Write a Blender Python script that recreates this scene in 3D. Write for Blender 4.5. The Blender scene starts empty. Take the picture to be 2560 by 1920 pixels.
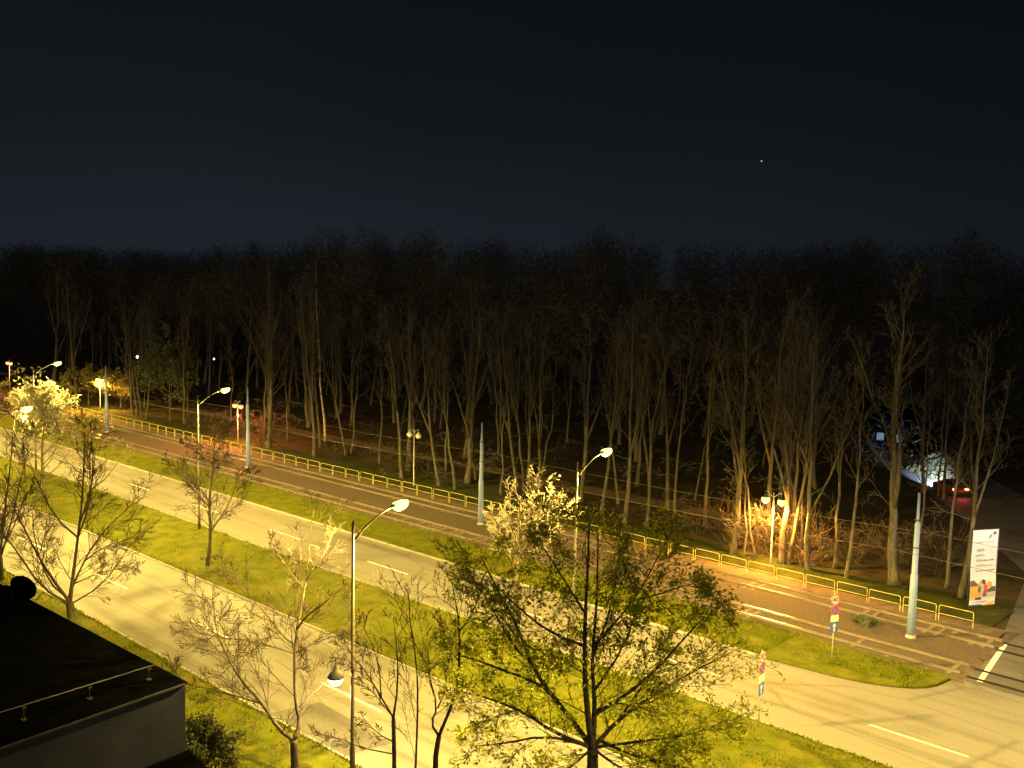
import bpy, bmesh, math, random
import numpy as np
from mathutils import Vector, Matrix, Euler
V = Vector
PI = math.pi
scene = bpy.context.scene
COL = scene.collection
RNG = random.Random(11)

# ------------------------------------------------------------------ materials
def new_mat(name):
    m = bpy.data.materials.new(name); m.use_nodes = True
    nt = m.node_tree; b = nt.nodes['Principled BSDF']
    return m, nt, b
def lk(nt, a, b): nt.links.new(a, b)
def mat_noise(name, cols, scale=4.0, rough=0.8, metal=0.0, bump=0.0, stretch=None, detail=8.0, coord='Object', spec=None, bscale=None):
    """cols: list of (pos, rgb) for a ramp driven by noise"""
    m, nt, b = new_mat(name); N = nt.nodes
    tc = N.new('ShaderNodeTexCoord'); mp = N.new('ShaderNodeMapping')
    if stretch: mp.inputs['Scale'].default_value = stretch
    lk(nt, tc.outputs[coord], mp.inputs['Vector'])
    nz = N.new('ShaderNodeTexNoise'); nz.inputs['Scale'].default_value = scale; nz.inputs['Detail'].default_value = detail
    nz.inputs['Roughness'].default_value = 0.65
    lk(nt, mp.outputs['Vector'], nz.inputs['Vector'])
    cr = N.new('ShaderNodeValToRGB'); e = cr.color_ramp.elements
    while len(e) < len(cols): e.new(0.5)
    for el, (p, c) in zip(e, cols): el.position = p; el.color = (*c, 1)
    lk(nt, nz.outputs['Fac'], cr.inputs['Fac']); lk(nt, cr.outputs['Color'], b.inputs['Base Color'])
    b.inputs['Roughness'].default_value = rough; b.inputs['Metallic'].default_value = metal
    if spec is not None: b.inputs['Specular IOR Level'].default_value = spec
    if bump:
        n2 = N.new('ShaderNodeTexNoise'); n2.inputs['Scale'].default_value = bscale or scale * 6; n2.inputs['Detail'].default_value = 6
        lk(nt, tc.outputs[coord], n2.inputs['Vector'])
        bp = N.new('ShaderNodeBump'); bp.inputs['Strength'].default_value = bump; bp.inputs['Distance'].default_value = 0.05
        lk(nt, n2.outputs['Fac'], bp.inputs['Height']); lk(nt, bp.outputs['Normal'], b.inputs['Normal'])
    return m
def mat_emit(name, col, strength):
    m, nt, b = new_mat(name)
    b.inputs['Base Color'].default_value = (0.01, 0.01, 0.01, 1); b.inputs['Specular IOR Level'].default_value = 0.1
    tc = nt.nodes.new('ShaderNodeTexCoord'); nz = nt.nodes.new('ShaderNodeTexNoise'); nz.inputs['Scale'].default_value = 3
    mx = nt.nodes.new('ShaderNodeMixRGB'); mx.blend_type = 'MULTIPLY'; mx.inputs['Fac'].default_value = 0.08
    mx.inputs['Color1'].default_value = (*col, 1)
    lk(nt, tc.outputs['Object'], nz.inputs['Vector']); lk(nt, nz.outputs['Fac'], mx.inputs['Color2'])
    lk(nt, mx.outputs['Color'], b.inputs['Emission Color']); b.inputs['Emission Strength'].default_value = strength
    return m
def two(a, b): return [(0.3, a), (0.7, b)]

M = {}
# asphalt with wear running along the road (x axis)
def mat_asphalt(name, lo, hi, streak):
    m, nt, b = new_mat(name); N = nt.nodes
    tc = N.new('ShaderNodeTexCoord')
    def noise(scale, stretch, detail=6):
        mp = N.new('ShaderNodeMapping'); mp.inputs['Scale'].default_value = stretch
        lk(nt, tc.outputs['Object'], mp.inputs['Vector'])
        n = N.new('ShaderNodeTexNoise'); n.inputs['Scale'].default_value = scale; n.inputs['Detail'].default_value = detail
        lk(nt, mp.outputs['Vector'], n.inputs['Vector']); return n
    a = noise(1.0, (0.03, 1.15, 1)); c = noise(0.35, (1, 1, 1)); g = noise(9, (1, 1, 1))
    def math_(op, x, y):
        n = N.new('ShaderNodeMath'); n.operation = op
        for i, q in enumerate((x, y)):
            if isinstance(q, (int, float)): n.inputs[i].default_value = q
            else: lk(nt, q, n.inputs[i])
        return n.outputs[0]
    f = math_('ADD', math_('MULTIPLY', a.outputs['Fac'], streak), math_('ADD', math_('MULTIPLY', c.outputs['Fac'], 0.45), math_('MULTIPLY', g.outputs['Fac'], 0.42)))
    cr = N.new('ShaderNodeValToRGB'); e = cr.color_ramp.elements
    e[0].position = 0.47 + streak * 0.14; e[0].color = (*lo, 1); e[1].position = 0.62 + streak * 0.34; e[1].color = (*hi, 1)
    lk(nt, f, cr.inputs['Fac'])
    # a few patched / cracked seams
    vo = N.new('ShaderNodeTexVoronoi'); vo.feature = 'DISTANCE_TO_EDGE'; vo.inputs['Scale'].default_value = 0.22
    mpv = N.new('ShaderNodeMapping'); mpv.inputs['Scale'].default_value = (0.4, 1.3, 1)
    wn = noise(1.3, (1, 1, 1)); mxv = N.new('ShaderNodeMixRGB'); mxv.inputs['Fac'].default_value = 0.12
    lk(nt, tc.outputs['Object'], mpv.inputs['Vector']); lk(nt, mpv.outputs['Vector'], mxv.inputs['Color1']); lk(nt, wn.outputs['Color'], mxv.inputs['Color2'])
    lk(nt, mxv.outputs['Color'], vo.inputs['Vector'])
    vr = N.new('ShaderNodeValToRGB'); vr.color_ramp.elements[0].position = 0.0; vr.color_ramp.elements[0].color = (0.72, 0.70, 0.68, 1)
    vr.color_ramp.elements[1].position = 0.02; vr.color_ramp.elements[1].color = (1, 1, 1, 1)
    lk(nt, vo.outputs['Distance'], vr.inputs['Fac'])
    mx = N.new('ShaderNodeMixRGB'); mx.blend_type = 'MULTIPLY'; mx.inputs['Fac'].default_value = 1
    lk(nt, cr.outputs['Color'], mx.inputs['Color1']); lk(nt, vr.outputs['Color'], mx.inputs['Color2'])
    lk(nt, mx.outputs['Color'], b.inputs['Base Color'])
    b.inputs['Roughness'].default_value = 0.72
    bp = N.new('ShaderNodeBump'); bp.inputs['Strength'].default_value = 0.25; bp.inputs['Distance'].default_value = 0.02
    lk(nt, g.outputs['Fac'], bp.inputs['Height']); lk(nt, bp.outputs['Normal'], b.inputs['Normal'])
    return m
M['asphalt'] = mat_asphalt('asphalt', (0.080, 0.073, 0.064), (0.175, 0.164, 0.148), 0.95)
M['asphalt_dark'] = mat_asphalt('asphalt_dark', (0.06, 0.056, 0.052), (0.12, 0.11, 0.10), 0.5)
M['kerb'] = mat_noise('kerb_concrete', two((0.22, 0.21, 0.19), (0.36, 0.34, 0.31)), 3, 0.85, bump=0.3)
M['paint'] = mat_noise('road_paint', [(0.25, (0.30, 0.29, 0.27)), (0.45, (0.72, 0.71, 0.68))], 5, 0.6)
M['turf'] = mat_noise('turf', [(0.28, (0.046, 0.056, 0.003)), (0.5, (0.092, 0.102, 0.005)), (0.66, (0.135, 0.122, 0.014)), ], 0.9, 0.95, bump=0.8, bscale=14, spec=0.1)
M['blade'] = mat_noise('grass_blades', [(0.3, (0.060, 0.078, 0.003)), (0.5, (0.108, 0.124, 0.005)), (0.72, (0.19, 0.160, 0.022))], 0.7, 0.9, spec=0.1)
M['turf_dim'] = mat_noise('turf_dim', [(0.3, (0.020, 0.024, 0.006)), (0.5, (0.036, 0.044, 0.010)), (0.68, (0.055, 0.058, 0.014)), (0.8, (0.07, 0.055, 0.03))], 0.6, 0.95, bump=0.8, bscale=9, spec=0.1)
M['floor'] = mat_noise('forest_floor', [(0.3, (0.022, 0.022, 0.010)), (0.48, (0.040, 0.036, 0.016)), (0.6, (0.060, 0.042, 0.022)), (0.75, (0.085, 0.062, 0.035))], 0.25, 0.95, bump=0.8, bscale=5, spec=0.1)
M['ballast'] = mat_noise('ballast', [(0.3, (0.064, 0.048, 0.036)), (0.5, (0.092, 0.071, 0.054)), (0.7, (0.135, 0.107, 0.080))], 9.0, 0.95, bump=0.8, bscale=16, spec=0.15)
M['path'] = mat_noise('cinder_path', two((0.085, 0.062, 0.042), (0.16, 0.12, 0.085)), 1.4, 0.95, bump=0.5, bscale=12, spec=0.15)
M['paving'] = mat_noise('paving', two((0.12, 0.11, 0.10), (0.22, 0.20, 0.18)), 1.4, 0.9, bump=0.3)
M['sleeper'] = mat_noise('sleeper_concrete', two((0.10, 0.078, 0.056), (0.20, 0.16, 0.115)), 4, 0.9, bump=0.4)
M['rail'] = mat_noise('rail_steel', two((0.26, 0.22, 0.18), (0.46, 0.40, 0.34)), 0.35, 0.31, 0.72)
M['rail_dark'] = mat_noise('rail_rusty', two((0.016, 0.012, 0.009), (0.035, 0.026, 0.02)), 8, 0.8, spec=0.1)
M['bark'] = mat_noise('bark', [(0.3, (0.045, 0.036, 0.026)), (0.55, (0.10, 0.080, 0.058)), (0.75, (0.15, 0.13, 0.095))], 2.2, 0.95, bump=0.7, stretch=(3, 3, 0.6), bscale=22, spec=0.1)
M['bark_dark'] = mat_noise('bark_dark', two((0.03, 0.025, 0.02), (0.085, 0.07, 0.055)), 2.2, 0.95, bump=0.7, stretch=(3, 3, 0.6), bscale=24, spec=0.1)
M['bark_wood'] = mat_noise('bark_wood', [(0.3, (0.045, 0.040, 0.031)), (0.55, (0.10, 0.090, 0.068)), (0.75, (0.165, 0.152, 0.118))], 1.6, 0.95, bump=0.7, stretch=(3, 3, 0.6), bscale=22, spec=0.1)
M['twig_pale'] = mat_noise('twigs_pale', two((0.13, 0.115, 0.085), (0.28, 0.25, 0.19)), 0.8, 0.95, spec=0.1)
M['twig_shrub'] = mat_noise('twigs_shrub', two((0.025, 0.021, 0.016), (0.075, 0.060, 0.046)), 0.8, 0.95, spec=0.1)
M['twig_wood'] = mat_noise('twigs_wood', two((0.045, 0.042, 0.034), (0.10, 0.094, 0.076)), 0.5, 0.95, spec=0.1)
M['bark_pale'] = mat_noise('bark_birch', [(0.38, (0.06, 0.05, 0.045)), (0.48, (0.38, 0.35, 0.31)), (0.7, (0.50, 0.47, 0.42))], 2.2, 0.85, stretch=(1.0, 1.0, 2.5), spec=0.2)
M['twig'] = mat_noise('twigs', two((0.07, 0.058, 0.042), (0.16, 0.13, 0.092)), 1.5, 0.95, spec=0.1)
M['twig_dark'] = mat_noise('twigs_dark', two((0.026, 0.020, 0.014), (0.075, 0.058, 0.040)), 1.5, 0.95, spec=0.1)
M['wood_mass'] = mat_noise('far_twigs', two((0.035, 0.034, 0.031), (0.075, 0.072, 0.064)), 0.3, 1.0, spec=0.0)
def mat_leaf(name, a, b_, trans):
    m = mat_noise(name, two(a, b_), 0.9, 0.7, spec=0.15)
    nt = m.node_tree; b = nt.nodes['Principled BSDF']; out = nt.nodes['Material Output']
    tr = nt.nodes.new('ShaderNodeBsdfTranslucent'); mx = nt.nodes.new('ShaderNodeMixShader'); mx.inputs['Fac'].default_value = trans
    src = b.inputs['Base Color'].links[0].from_socket
    lk(nt, src, tr.inputs['Color']); lk(nt, b.outputs[0], mx.inputs[1]); lk(nt, tr.outputs[0], mx.inputs[2]); lk(nt, mx.outputs[0], out.inputs['Surface'])
    return m
M['leaf_spring'] = mat_leaf('spring_leaves', (0.16, 0.18, 0.014), (0.32, 0.34, 0.028), 0.65)
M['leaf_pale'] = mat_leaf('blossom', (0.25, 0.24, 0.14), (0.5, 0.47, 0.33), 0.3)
M['leaf_green'] = mat_leaf('grey_green_leaves', (0.07, 0.085, 0.05), (0.16, 0.18, 0.10), 0.25)
M['leaf_olive'] = mat_leaf('olive_leaves', (0.09, 0.085, 0.025), (0.22, 0.19, 0.06), 0.3)
M['leaf_dark'] = mat_leaf('shrub_leaves', (0.03, 0.036, 0.016), (0.075, 0.085, 0.035), 0.2)
M['galv'] = mat_noise('galvanised_steel', two((0.30, 0.30, 0.28), (0.46, 0.46, 0.43)), 3, 0.55, 0.3)
M['tram_pole'] = mat_noise('pale_green_paint', [(0.3, (0.14, 0.205, 0.43)), (0.7, (0.20, 0.275, 0.54))], 1.3, 0.6, 0.0, stretch=(2, 2, 0.4))
M['rail_grey'] = mat_noise('rail_grey', two((0.016, 0.017, 0.022), (0.03, 0.032, 0.038)), 3, 0.9, spec=0.1)
M['lamp_pole'] = mat_noise('lamp_pole_paint', two((0.05, 0.04, 0.03), (0.09, 0.075, 0.055)), 2.5, 0.6, 0.1)
M['dark_metal'] = mat_noise('dark_metal', two((0.02, 0.02, 0.02), (0.045, 0.043, 0.04)), 3, 0.5, 0.2)
M['yellow'] = mat_noise('yellow_paint', [(0.3, (0.31, 0.28, 0.07)), (0.7, (0.45, 0.42, 0.12))], 4, 0.55)
M['sodium'] = mat_emit('sodium_glass', (1.0, 0.80, 0.20), 3.6)
M['warm_glass'] = mat_emit('warm_glass', (1.0, 0.78, 0.40), 5)
M['orange_glass'] = mat_emit('orange_glass', (1.0, 0.60, 0.17), 3.0)
M['red_glass'] = mat_emit('reddish_glass', (1.0, 0.36, 0.12), 3.0)
M['off_glass'] = mat_noise('unlit_glass', two((0.45, 0.43, 0.40), (0.6, 0.58, 0.54)), 4, 0.25)
M['white_led'] = mat_emit('white_led', (0.80, 0.92, 1.0), 9)
M['window_light'] = mat_emit('window_light', (0.40, 0.66, 0.85), 0.30)
M['star'] = mat_emit('star_light', (0.7, 0.85, 1.0), 0.9)
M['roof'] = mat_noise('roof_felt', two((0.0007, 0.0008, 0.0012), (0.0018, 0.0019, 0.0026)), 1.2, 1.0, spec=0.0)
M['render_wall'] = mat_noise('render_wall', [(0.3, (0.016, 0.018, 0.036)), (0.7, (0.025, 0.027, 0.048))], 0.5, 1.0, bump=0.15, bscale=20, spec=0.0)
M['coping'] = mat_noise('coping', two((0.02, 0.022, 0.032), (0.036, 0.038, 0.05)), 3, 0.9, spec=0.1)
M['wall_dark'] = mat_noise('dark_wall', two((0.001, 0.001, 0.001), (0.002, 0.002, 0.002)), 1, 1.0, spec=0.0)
M['sign_white'] = mat_noise('sign_white', two((0.40, 0.40, 0.46), (0.50, 0.50, 0.56)), 6, 0.5)
M['sign_red'] = mat_noise('sign_red', two((0.52, 0.03, 0.03), (0.64, 0.05, 0.04)), 6, 0.5)
M['sign_blue'] = mat_noise('sign_blue', two((0.035, 0.06, 0.30), (0.05, 0.085, 0.38)), 6, 0.5)
M['sign_black'] = mat_noise('sign_black', two((0.015, 0.015, 0.015), (0.03, 0.03, 0.03)), 6, 0.5)
M['sign_yellow'] = mat_noise('sign_plate', two((0.70, 0.60, 0.35), (0.8, 0.7, 0.45)), 6, 0.5)
M['banner'] = mat_noise('banner_cloth', [(0.3, (0.50, 0.52, 0.66)), (0.7, (0.62, 0.65, 0.80))], 1.2, 0.75, bump=0.2, bscale=4)
M['ink'] = mat_noise('banner_ink', two((0.13, 0.12, 0.125), (0.34, 0.32, 0.32)), 9, 0.8)
M['ink_dark'] = mat_noise('print_dark', two((0.03, 0.032, 0.05), (0.12, 0.11, 0.12)), 5, 0.8)
M['ink_orange'] = mat_noise('print_orange', two((0.50, 0.24, 0.08), (0.66, 0.38, 0.16)), 4, 0.8)
M['ink_red'] = mat_noise('print_red', two((0.42, 0.04, 0.05), (0.6, 0.10, 0.09)), 5, 0.8)
M['ink_grey'] = mat_noise('print_grey', two((0.26, 0.29, 0.33), (0.48, 0.50, 0.52)), 4, 0.8)
M['ink_brown'] = mat_noise('print_brown', two((0.10, 0.06, 0.055), (0.22, 0.12, 0.09)), 4, 0.8)
M['wire'] = mat_noise('copper_wire', two((0.06, 0.05, 0.04), (0.10, 0.085, 0.07)), 3, 0.6, 0.2)
M['car_red'] = mat_noise('car_red', two((0.20, 0.015, 0.02), (0.26, 0.02, 0.025)), 4, 0.3)
M['car_glass'] = mat_noise('car_glass', two((0.01, 0.012, 0.014), (0.02, 0.022, 0.025)), 4, 0.08)
M['tyre'] = mat_noise('tyre', two((0.012, 0.012, 0.012), (0.025, 0.025, 0.025)), 9, 0.9)
M['tail'] = mat_emit('tail_light', (1.0, 0.10, 0.05), 26)
M['head'] = mat_emit('head_light', (0.8, 0.9, 1.0), 20)

# ------------------------------------------------------------------ helpers
class MB:
    def __init__(s): s.v = []; s.f = []
    def tube(s, pts, rad, k=6, cap=True):
        n = len(pts); base = len(s.v)
        for i in range(n):
            a = pts[max(i - 1, 0)]; b = pts[min(i + 1, n - 1)]
            t = (b - a)
            if t.length < 1e-9: t = V((0, 0, 1))
            t.normalize()
            ref = V((0, 0, 1)) if abs(t.z) < 0.92 else V((1, 0, 0))
            u = t.cross(ref).normalized(); w = t.cross(u)
            p = pts[i]; r = rad[i] if hasattr(rad, '__len__') else rad
            for j in range(k):
                c = math.cos(2 * PI * j / k) * r; d = math.sin(2 * PI * j / k) * r
                s.v.append((p.x + u.x * c + w.x * d, p.y + u.y * c + w.y * d, p.z + u.z * c + w.z * d))
        for i in range(n - 1):
            for j in range(k):
                j2 = (j + 1) % k; q = base + i * k
                s.f.append((q + j, q + k + j, q + k + j2, q + j2))
        if cap and k > 3:
            s.f.append(tuple(base + j for j in range(k))); s.f.append(tuple(base + (n - 1) * k + k - 1 - j for j in range(k)))
    def box(s, c, size, rot=None):
        b = len(s.v); c = V(c)
        for x in (-.5, .5):
            for y in (-.5, .5):
                for z in (-.5, .5):
                    q = V((x * size[0], y * size[1], z * size[2]))
                    if rot is not None: q = rot @ q
                    s.v.append(tuple(c + q))
        for f in ((0, 1, 3, 2), (4, 6, 7, 5), (0, 4, 5, 1), (2, 3, 7, 6), (0, 2, 6, 4), (1, 5, 7, 3)): s.f.append(tuple(b + i for i in f))
    def quad(s, *p):
        b = len(s.v); s.v += [tuple(q) for q in p]; s.f.append(tuple(range(b, b + len(p))))
    def prism(s, poly, z0, z1):
        b = len(s.v); n = len(poly)
        s.v += [(x, y, z0) for x, y in poly] + [(x, y, z1) for x, y in poly]
        s.f.append(tuple(b + i for i in reversed(range(n)))); s.f.append(tuple(b + n + i for i in range(n)))
        for i in range(n):
            j = (i + 1) % n; s.f.append((b + i, b + j, b + n + j, b + n + i))
    def lathe(s, prof, n=20, o=(0, 0, 0), rot=None):
        b = len(s.v); o = V(o)
        for r, z in prof:
            for j in range(n):
                q = V((r * math.cos(2 * PI * j / n), r * math.sin(2 * PI * j / n), z))
                if rot is not None: q = rot @ q
                s.v.append(tuple(o + q))
        for i in range(len(prof) - 1):
            for j in range(n):
                j2 = (j + 1) % n; s.f.append((b + i * n + j, b + i * n + j2, b + (i + 1) * n + j2, b + (i + 1) * n + j))
        s.f.append(tuple(b + j for j in reversed(range(n)))); s.f.append(tuple(b + (len(prof) - 1) * n + j for j in range(n)))
    def mesh(s, name, mat, smooth=False):
        me = bpy.data.meshes.new(name); me.from_pydata(s.v, [], s.f); me.materials.append(M[mat] if isinstance(mat, str) else mat)
        if smooth: me.polygons.foreach_set('use_smooth', [True] * len(me.polygons))
        me.update(); return me
    def build(s, name, mat, parent=None, smooth=False, kind=None, loc=None):
        o = bpy.data.objects.new(name, s.mesh(name, mat, smooth)); COL.objects.link(o)
        if parent is not None: o.parent = parent
        if kind: o['kind'] = kind
        if loc: o.location = loc
        return o
def tag(o, label=None, cat=None, group=None, kind=None):
    if label: o['label'] = label
    if cat: o['category'] = cat
    if group: o['group'] = group
    if kind: o['kind'] = kind
    return o
def empty(name, loc, label, cat, group=None, rz=0.0, rx=0.0, ry=0.0, sc=1.0):
    o = bpy.data.objects.new(name, None); COL.objects.link(o); o.empty_display_size = 0.2
    o.location = loc; o.rotation_euler = (rx, ry, rz); o.scale = (sc, sc, sc)
    return tag(o, label, cat, group)
def child(name, mesh, parent):
    o = bpy.data.objects.new(name, mesh); COL.objects.link(o); o.parent = parent; return o
def copy_tree(o, parent=None):
    c = o.copy(); COL.objects.link(c); c.parent = parent
    if parent is not None: c.matrix_parent_inverse = o.matrix_parent_inverse.copy()
    for ch in list(o.children): copy_tree(ch, c)
    return c
def sheet(name, poly, z, mat, kind='structure'):
    mb = MB(); mb.quad(*[(x, y, z) for x, y in poly]); return mb.build(name, mat, kind=kind)
def slab(name, poly, z0, z1, mat):
    mb = MB(); mb.prism(poly, z0, z1); return mb.build(name, mat, kind='structure')
def smoothpoly(pts, it=2):
    pts = [V((*p, 0)) for p in pts]
    for _ in range(it):
        q = [pts[0]]
        for a, b in zip(pts[:-1], pts[1:]): q += [a.lerp(b, .25), a.lerp(b, .75)]
        q.append(pts[-1]); pts = q
    return pts

# ------------------------------------------------------------------ camera
def make_camera():
    pitch, roll, yaw = 0.10128, 0.019289, 0.754162
    fw = V((-math.sin(yaw) * math.cos(pitch), math.cos(yaw) * math.cos(pitch), -math.sin(pitch)))
    rt = V((math.cos(yaw), math.sin(yaw), 0)); up = rt.cross(fw)
    r2 = math.cos(roll) * rt + math.sin(roll) * up; u2 = -math.sin(roll) * rt + math.cos(roll) * up
    cd = bpy.data.cameras.new('camera'); cam = bpy.data.objects.new('camera', cd); COL.objects.link(cam)
    m = Matrix(((r2.x, u2.x, -fw.x, 0), (r2.y, u2.y, -fw.y, 0), (r2.z, u2.z, -fw.z, 20.0), (0, 0, 0, 1)))
    cam.matrix_world = m
    cd.sensor_width = 36; cd.lens = 36 * 2150 / 2212.0; cd.clip_end = 6000; cd.clip_start = 0.5
    scene.camera = cam
make_camera()
CR = V((0.7287, 0.6848, 0)); CD = V((-0.6848, 0.7287, 0))      # picture-right and into-the-picture directions for authoring tree shapes

# ------------------------------------------------------------------ world and lights
def make_world():
    w = bpy.data.worlds.new('World'); scene.world = w; w.use_nodes = True; nt = w.node_tree; N = nt.nodes
    bg = N['Background']
    sky = N.new('ShaderNodeTexSky'); sky.sky_type = 'NISHITA'; sky.sun_disc = False
    sky.sun_elevation = math.radians(22); sky.sun_rotation = math.radians(135)
    tc = N.new('ShaderNodeTexCoord'); sx = N.new('ShaderNodeSeparateXYZ'); lk(nt, tc.outputs['Generated'], sx.inputs[0])
    cr = N.new('ShaderNodeValToRGB'); e = cr.color_ramp.elements
    stops = [(0.0, (0.0112, 0.0155, 0.0235)), (0.06, (0.0090, 0.0125, 0.0180)), (0.14, (0.0058, 0.0078, 0.0095)), (0.26, (0.0046, 0.0056, 0.0060)), (0.45, (0.0042, 0.0045, 0.0046)), (0.8, (0.0038, 0.0038, 0.0038))]
    while len(e) < len(stops): e.new(0.5)
    for el, (p, c) in zip(e, stops): el.position = p; el.color = (*c, 1)
    lk(nt, sx.outputs['Z'], cr.inputs['Fac'])
    nz = N.new('ShaderNodeTexNoise'); nz.inputs['Scale'].default_value = 2.2; nz.inputs['Detail'].default_value = 4
    lk(nt, tc.outputs['Generated'], nz.inputs['Vector'])
    mr = N.new('ShaderNodeMapRange'); mr.inputs['To Min'].default_value = 0.86; mr.inputs['To Max'].default_value = 1.14; mr.inputs['From Min'].default_value = 0.3; mr.inputs['From Max'].default_value = 0.7
    lk(nt, nz.outputs['Fac'], mr.inputs['Value'])
    mu = N.new('ShaderNodeMixRGB'); mu.blend_type = 'MULTIPLY'; mu.inputs['Fac'].default_value = 1
    lk(nt, cr.outputs['Color'], mu.inputs['Color1']); lk(nt, mr.outputs[0], mu.inputs['Color2'])
    m2 = N.new('ShaderNodeMapRange'); m2.inputs['From Min'].default_value = -0.85; m2.inputs['From Max'].default_value = -0.35; m2.inputs['To Min'].default_value = 1.02; m2.inputs['To Max'].default_value = 0.64
    lk(nt, sx.outputs['X'], m2.inputs['Value'])
    mz = N.new('ShaderNodeMixRGB'); mz.blend_type = 'MULTIPLY'; mz.inputs['Fac'].default_value = 1
    lk(nt, mu.outputs['Color'], mz.inputs['Color1']); lk(nt, m2.outputs[0], mz.inputs['Color2']); mu = mz
    sc = N.new('ShaderNodeMixRGB'); sc.blend_type = 'MIX'; sc.inputs['Fac'].default_value = 0.0003
    lk(nt, mu.outputs['Color'], sc.inputs['Color1']); lk(nt, sky.outputs['Color'], sc.inputs['Color2'])
    lk(nt, sc.outputs['Color'], bg.inputs['Color']); bg.inputs['Strength'].default_value = 1.0
    l = bpy.data.lights.new('night_fill', 'SUN'); l.energy = 0.26; l.angle = math.radians(12); l.color = (1.0, 0.93, 0.86)  # added fill from behind the camera, lifts the wall and wood; no moon seen
    o = bpy.data.objects.new('night_fill', l); COL.objects.link(o)
    o.rotation_euler = V((-0.62, 0.66, -0.38)).to_track_quat('-Z', 'Y').to_euler()
make_world()
def lamp(name, kind, loc, power, col, parent=None, size=0.12, angle=160, blend=0.5, aim=None):
    l = bpy.data.lights.new(name, kind); l.energy = power; l.color = col; l.shadow_soft_size = size
    if kind == 'SPOT': l.spot_size = math.radians(angle); l.spot_blend = blend
    o = bpy.data.objects.new(name, l); COL.objects.link(o); o.location = loc
    if aim is not None: o.rotation_euler = V(aim).to_track_quat('-Z', 'Y').to_euler()
    if parent is not None: o.parent = parent
    return o

# ------------------------------------------------------------------ ground, roads, tracks
XL, XR = -330.0, 45.0
sheet('ground', [(-2600, -400), (2600, -400), (2600, 3200), (-2600, 3200)], 0.0, 'floor')
sheet('road', [(XL, 24.6), (XR, 24.6), (XR, 32.8), (XL, 32.8)], 0.012, 'asphalt')
up = [(XL, 40.3), (XR, 40.3), (XR, 51.0), (-17.2, 52.2)]
flare = smoothpoly([(-17.2, 52.2), (-17.6, 49.6), (-20.5, 48.0), (-25.5, 47.6)])
sheet('road', [(XL, 40.3), (XR, 40.3), (XR, 47.6), (-25.5, 47.6), (XL, 47.6)], 0.012, 'asphalt')
side = [(-25.5, 47.6), (XR, 47.6), (XR, 52.3), (-17.2, 52.3)] + [(p.x, p.y) for p in flare[1:-1]]
sheet('side_road', side, 0.012, 'asphalt')
sheet('side_road', [(-17.2, 52.3), (2, 52.3), (2, 61.2), (-17.2, 61.2)], 0.012, 'asphalt_dark')
sheet('side_road', [(-17.6, 61.2), (0, 61.2), (-4, 80), (-24, 98), (-62, 150), (-70, 146), (-33, 95), (-20.5, 76)], 0.012, 'asphalt_dark')
# kerbed grass areas
def kerb_line(pts, z=0.105, w=0.13, name='kerb'):
    mb = MB()
    for a, b in zip(pts[:-1], pts[1:]):
        a = V((*a, 0)); b = V((*b, 0)); d = (b - a).normalized(); n = V((-d.y, d.x, 0)) * w / 2
        bs = len(mb.v)
        mb.v += [tuple(a - n), tuple(a + n), tuple(b + n), tuple(b - n)] + [tuple(q + V((0, 0, z))) for q in (a - n, a + n, b + n, b - n)]
        for f in ((4, 7, 6, 5), (0, 3, 7, 4), (1, 5, 6, 2), (0, 4, 5, 1), (3, 2, 6, 7)): mb.f.append(tuple(bs + i for i in f))
    return mb.build(name, 'kerb', kind='structure')
def seg(x0, x1, y, n=60, j=0.02):
    r = random.Random(int(y * 10)); return [(x0 + (x1 - x0) * i / n, y + r.uniform(-j, j)) for i in range(n + 1)]
def tuft_sheet(name, x0, x1, y0, y1, z, mat, amp, nx, ny, tail=None):
    """gently uneven ground strip"""
    r = random.Random(int(y0 * 7)); mb = MB()
    for i in range(nx + 1):
        for j in range(ny + 1):
            e = 0 if j in (0, ny) else 1
            mb.v.append((x0 + (x1 - x0) * i / nx, y0 + (y1 - y0) * j / ny, z + e * r.uniform(0, amp)))
    for i in range(nx):
        for j in range(ny):
            a = i * (ny + 1) + j; mb.f.append((a, a + ny + 1, a + ny + 2, a + 1))
    return mb.build(name, mat, smooth=True, kind='structure')
tuft_sheet('median', XL, -12.5, 32.95, 40.15, 0.10, 'turf', 0.10, 400, 9)
kerb_line(seg(XL, -12.5, 32.86) ); kerb_line(seg(XL, -12.5, 40.24)); kerb_line([(-12.45, 32.8), (-12.2, 34), (-12.1, 36.5), (-12.2, 39), (-12.45, 40.3)])
tuft_sheet('verge', XL, XR, 18.5, 24.4, 0.09, 'turf', 0.10, 420, 8)
kerb_line(seg(XL, XR, 24.5))
tuft_sheet('lawn', XL, XR, 4.0, 15.9, 0.05, 'turf', 0.08, 300, 10)
slab('pavement', [(XL, 16), (XR, 16), (XR, 18.4), (XL, 18.4)], -0.05, 0.07, 'paving')
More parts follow.
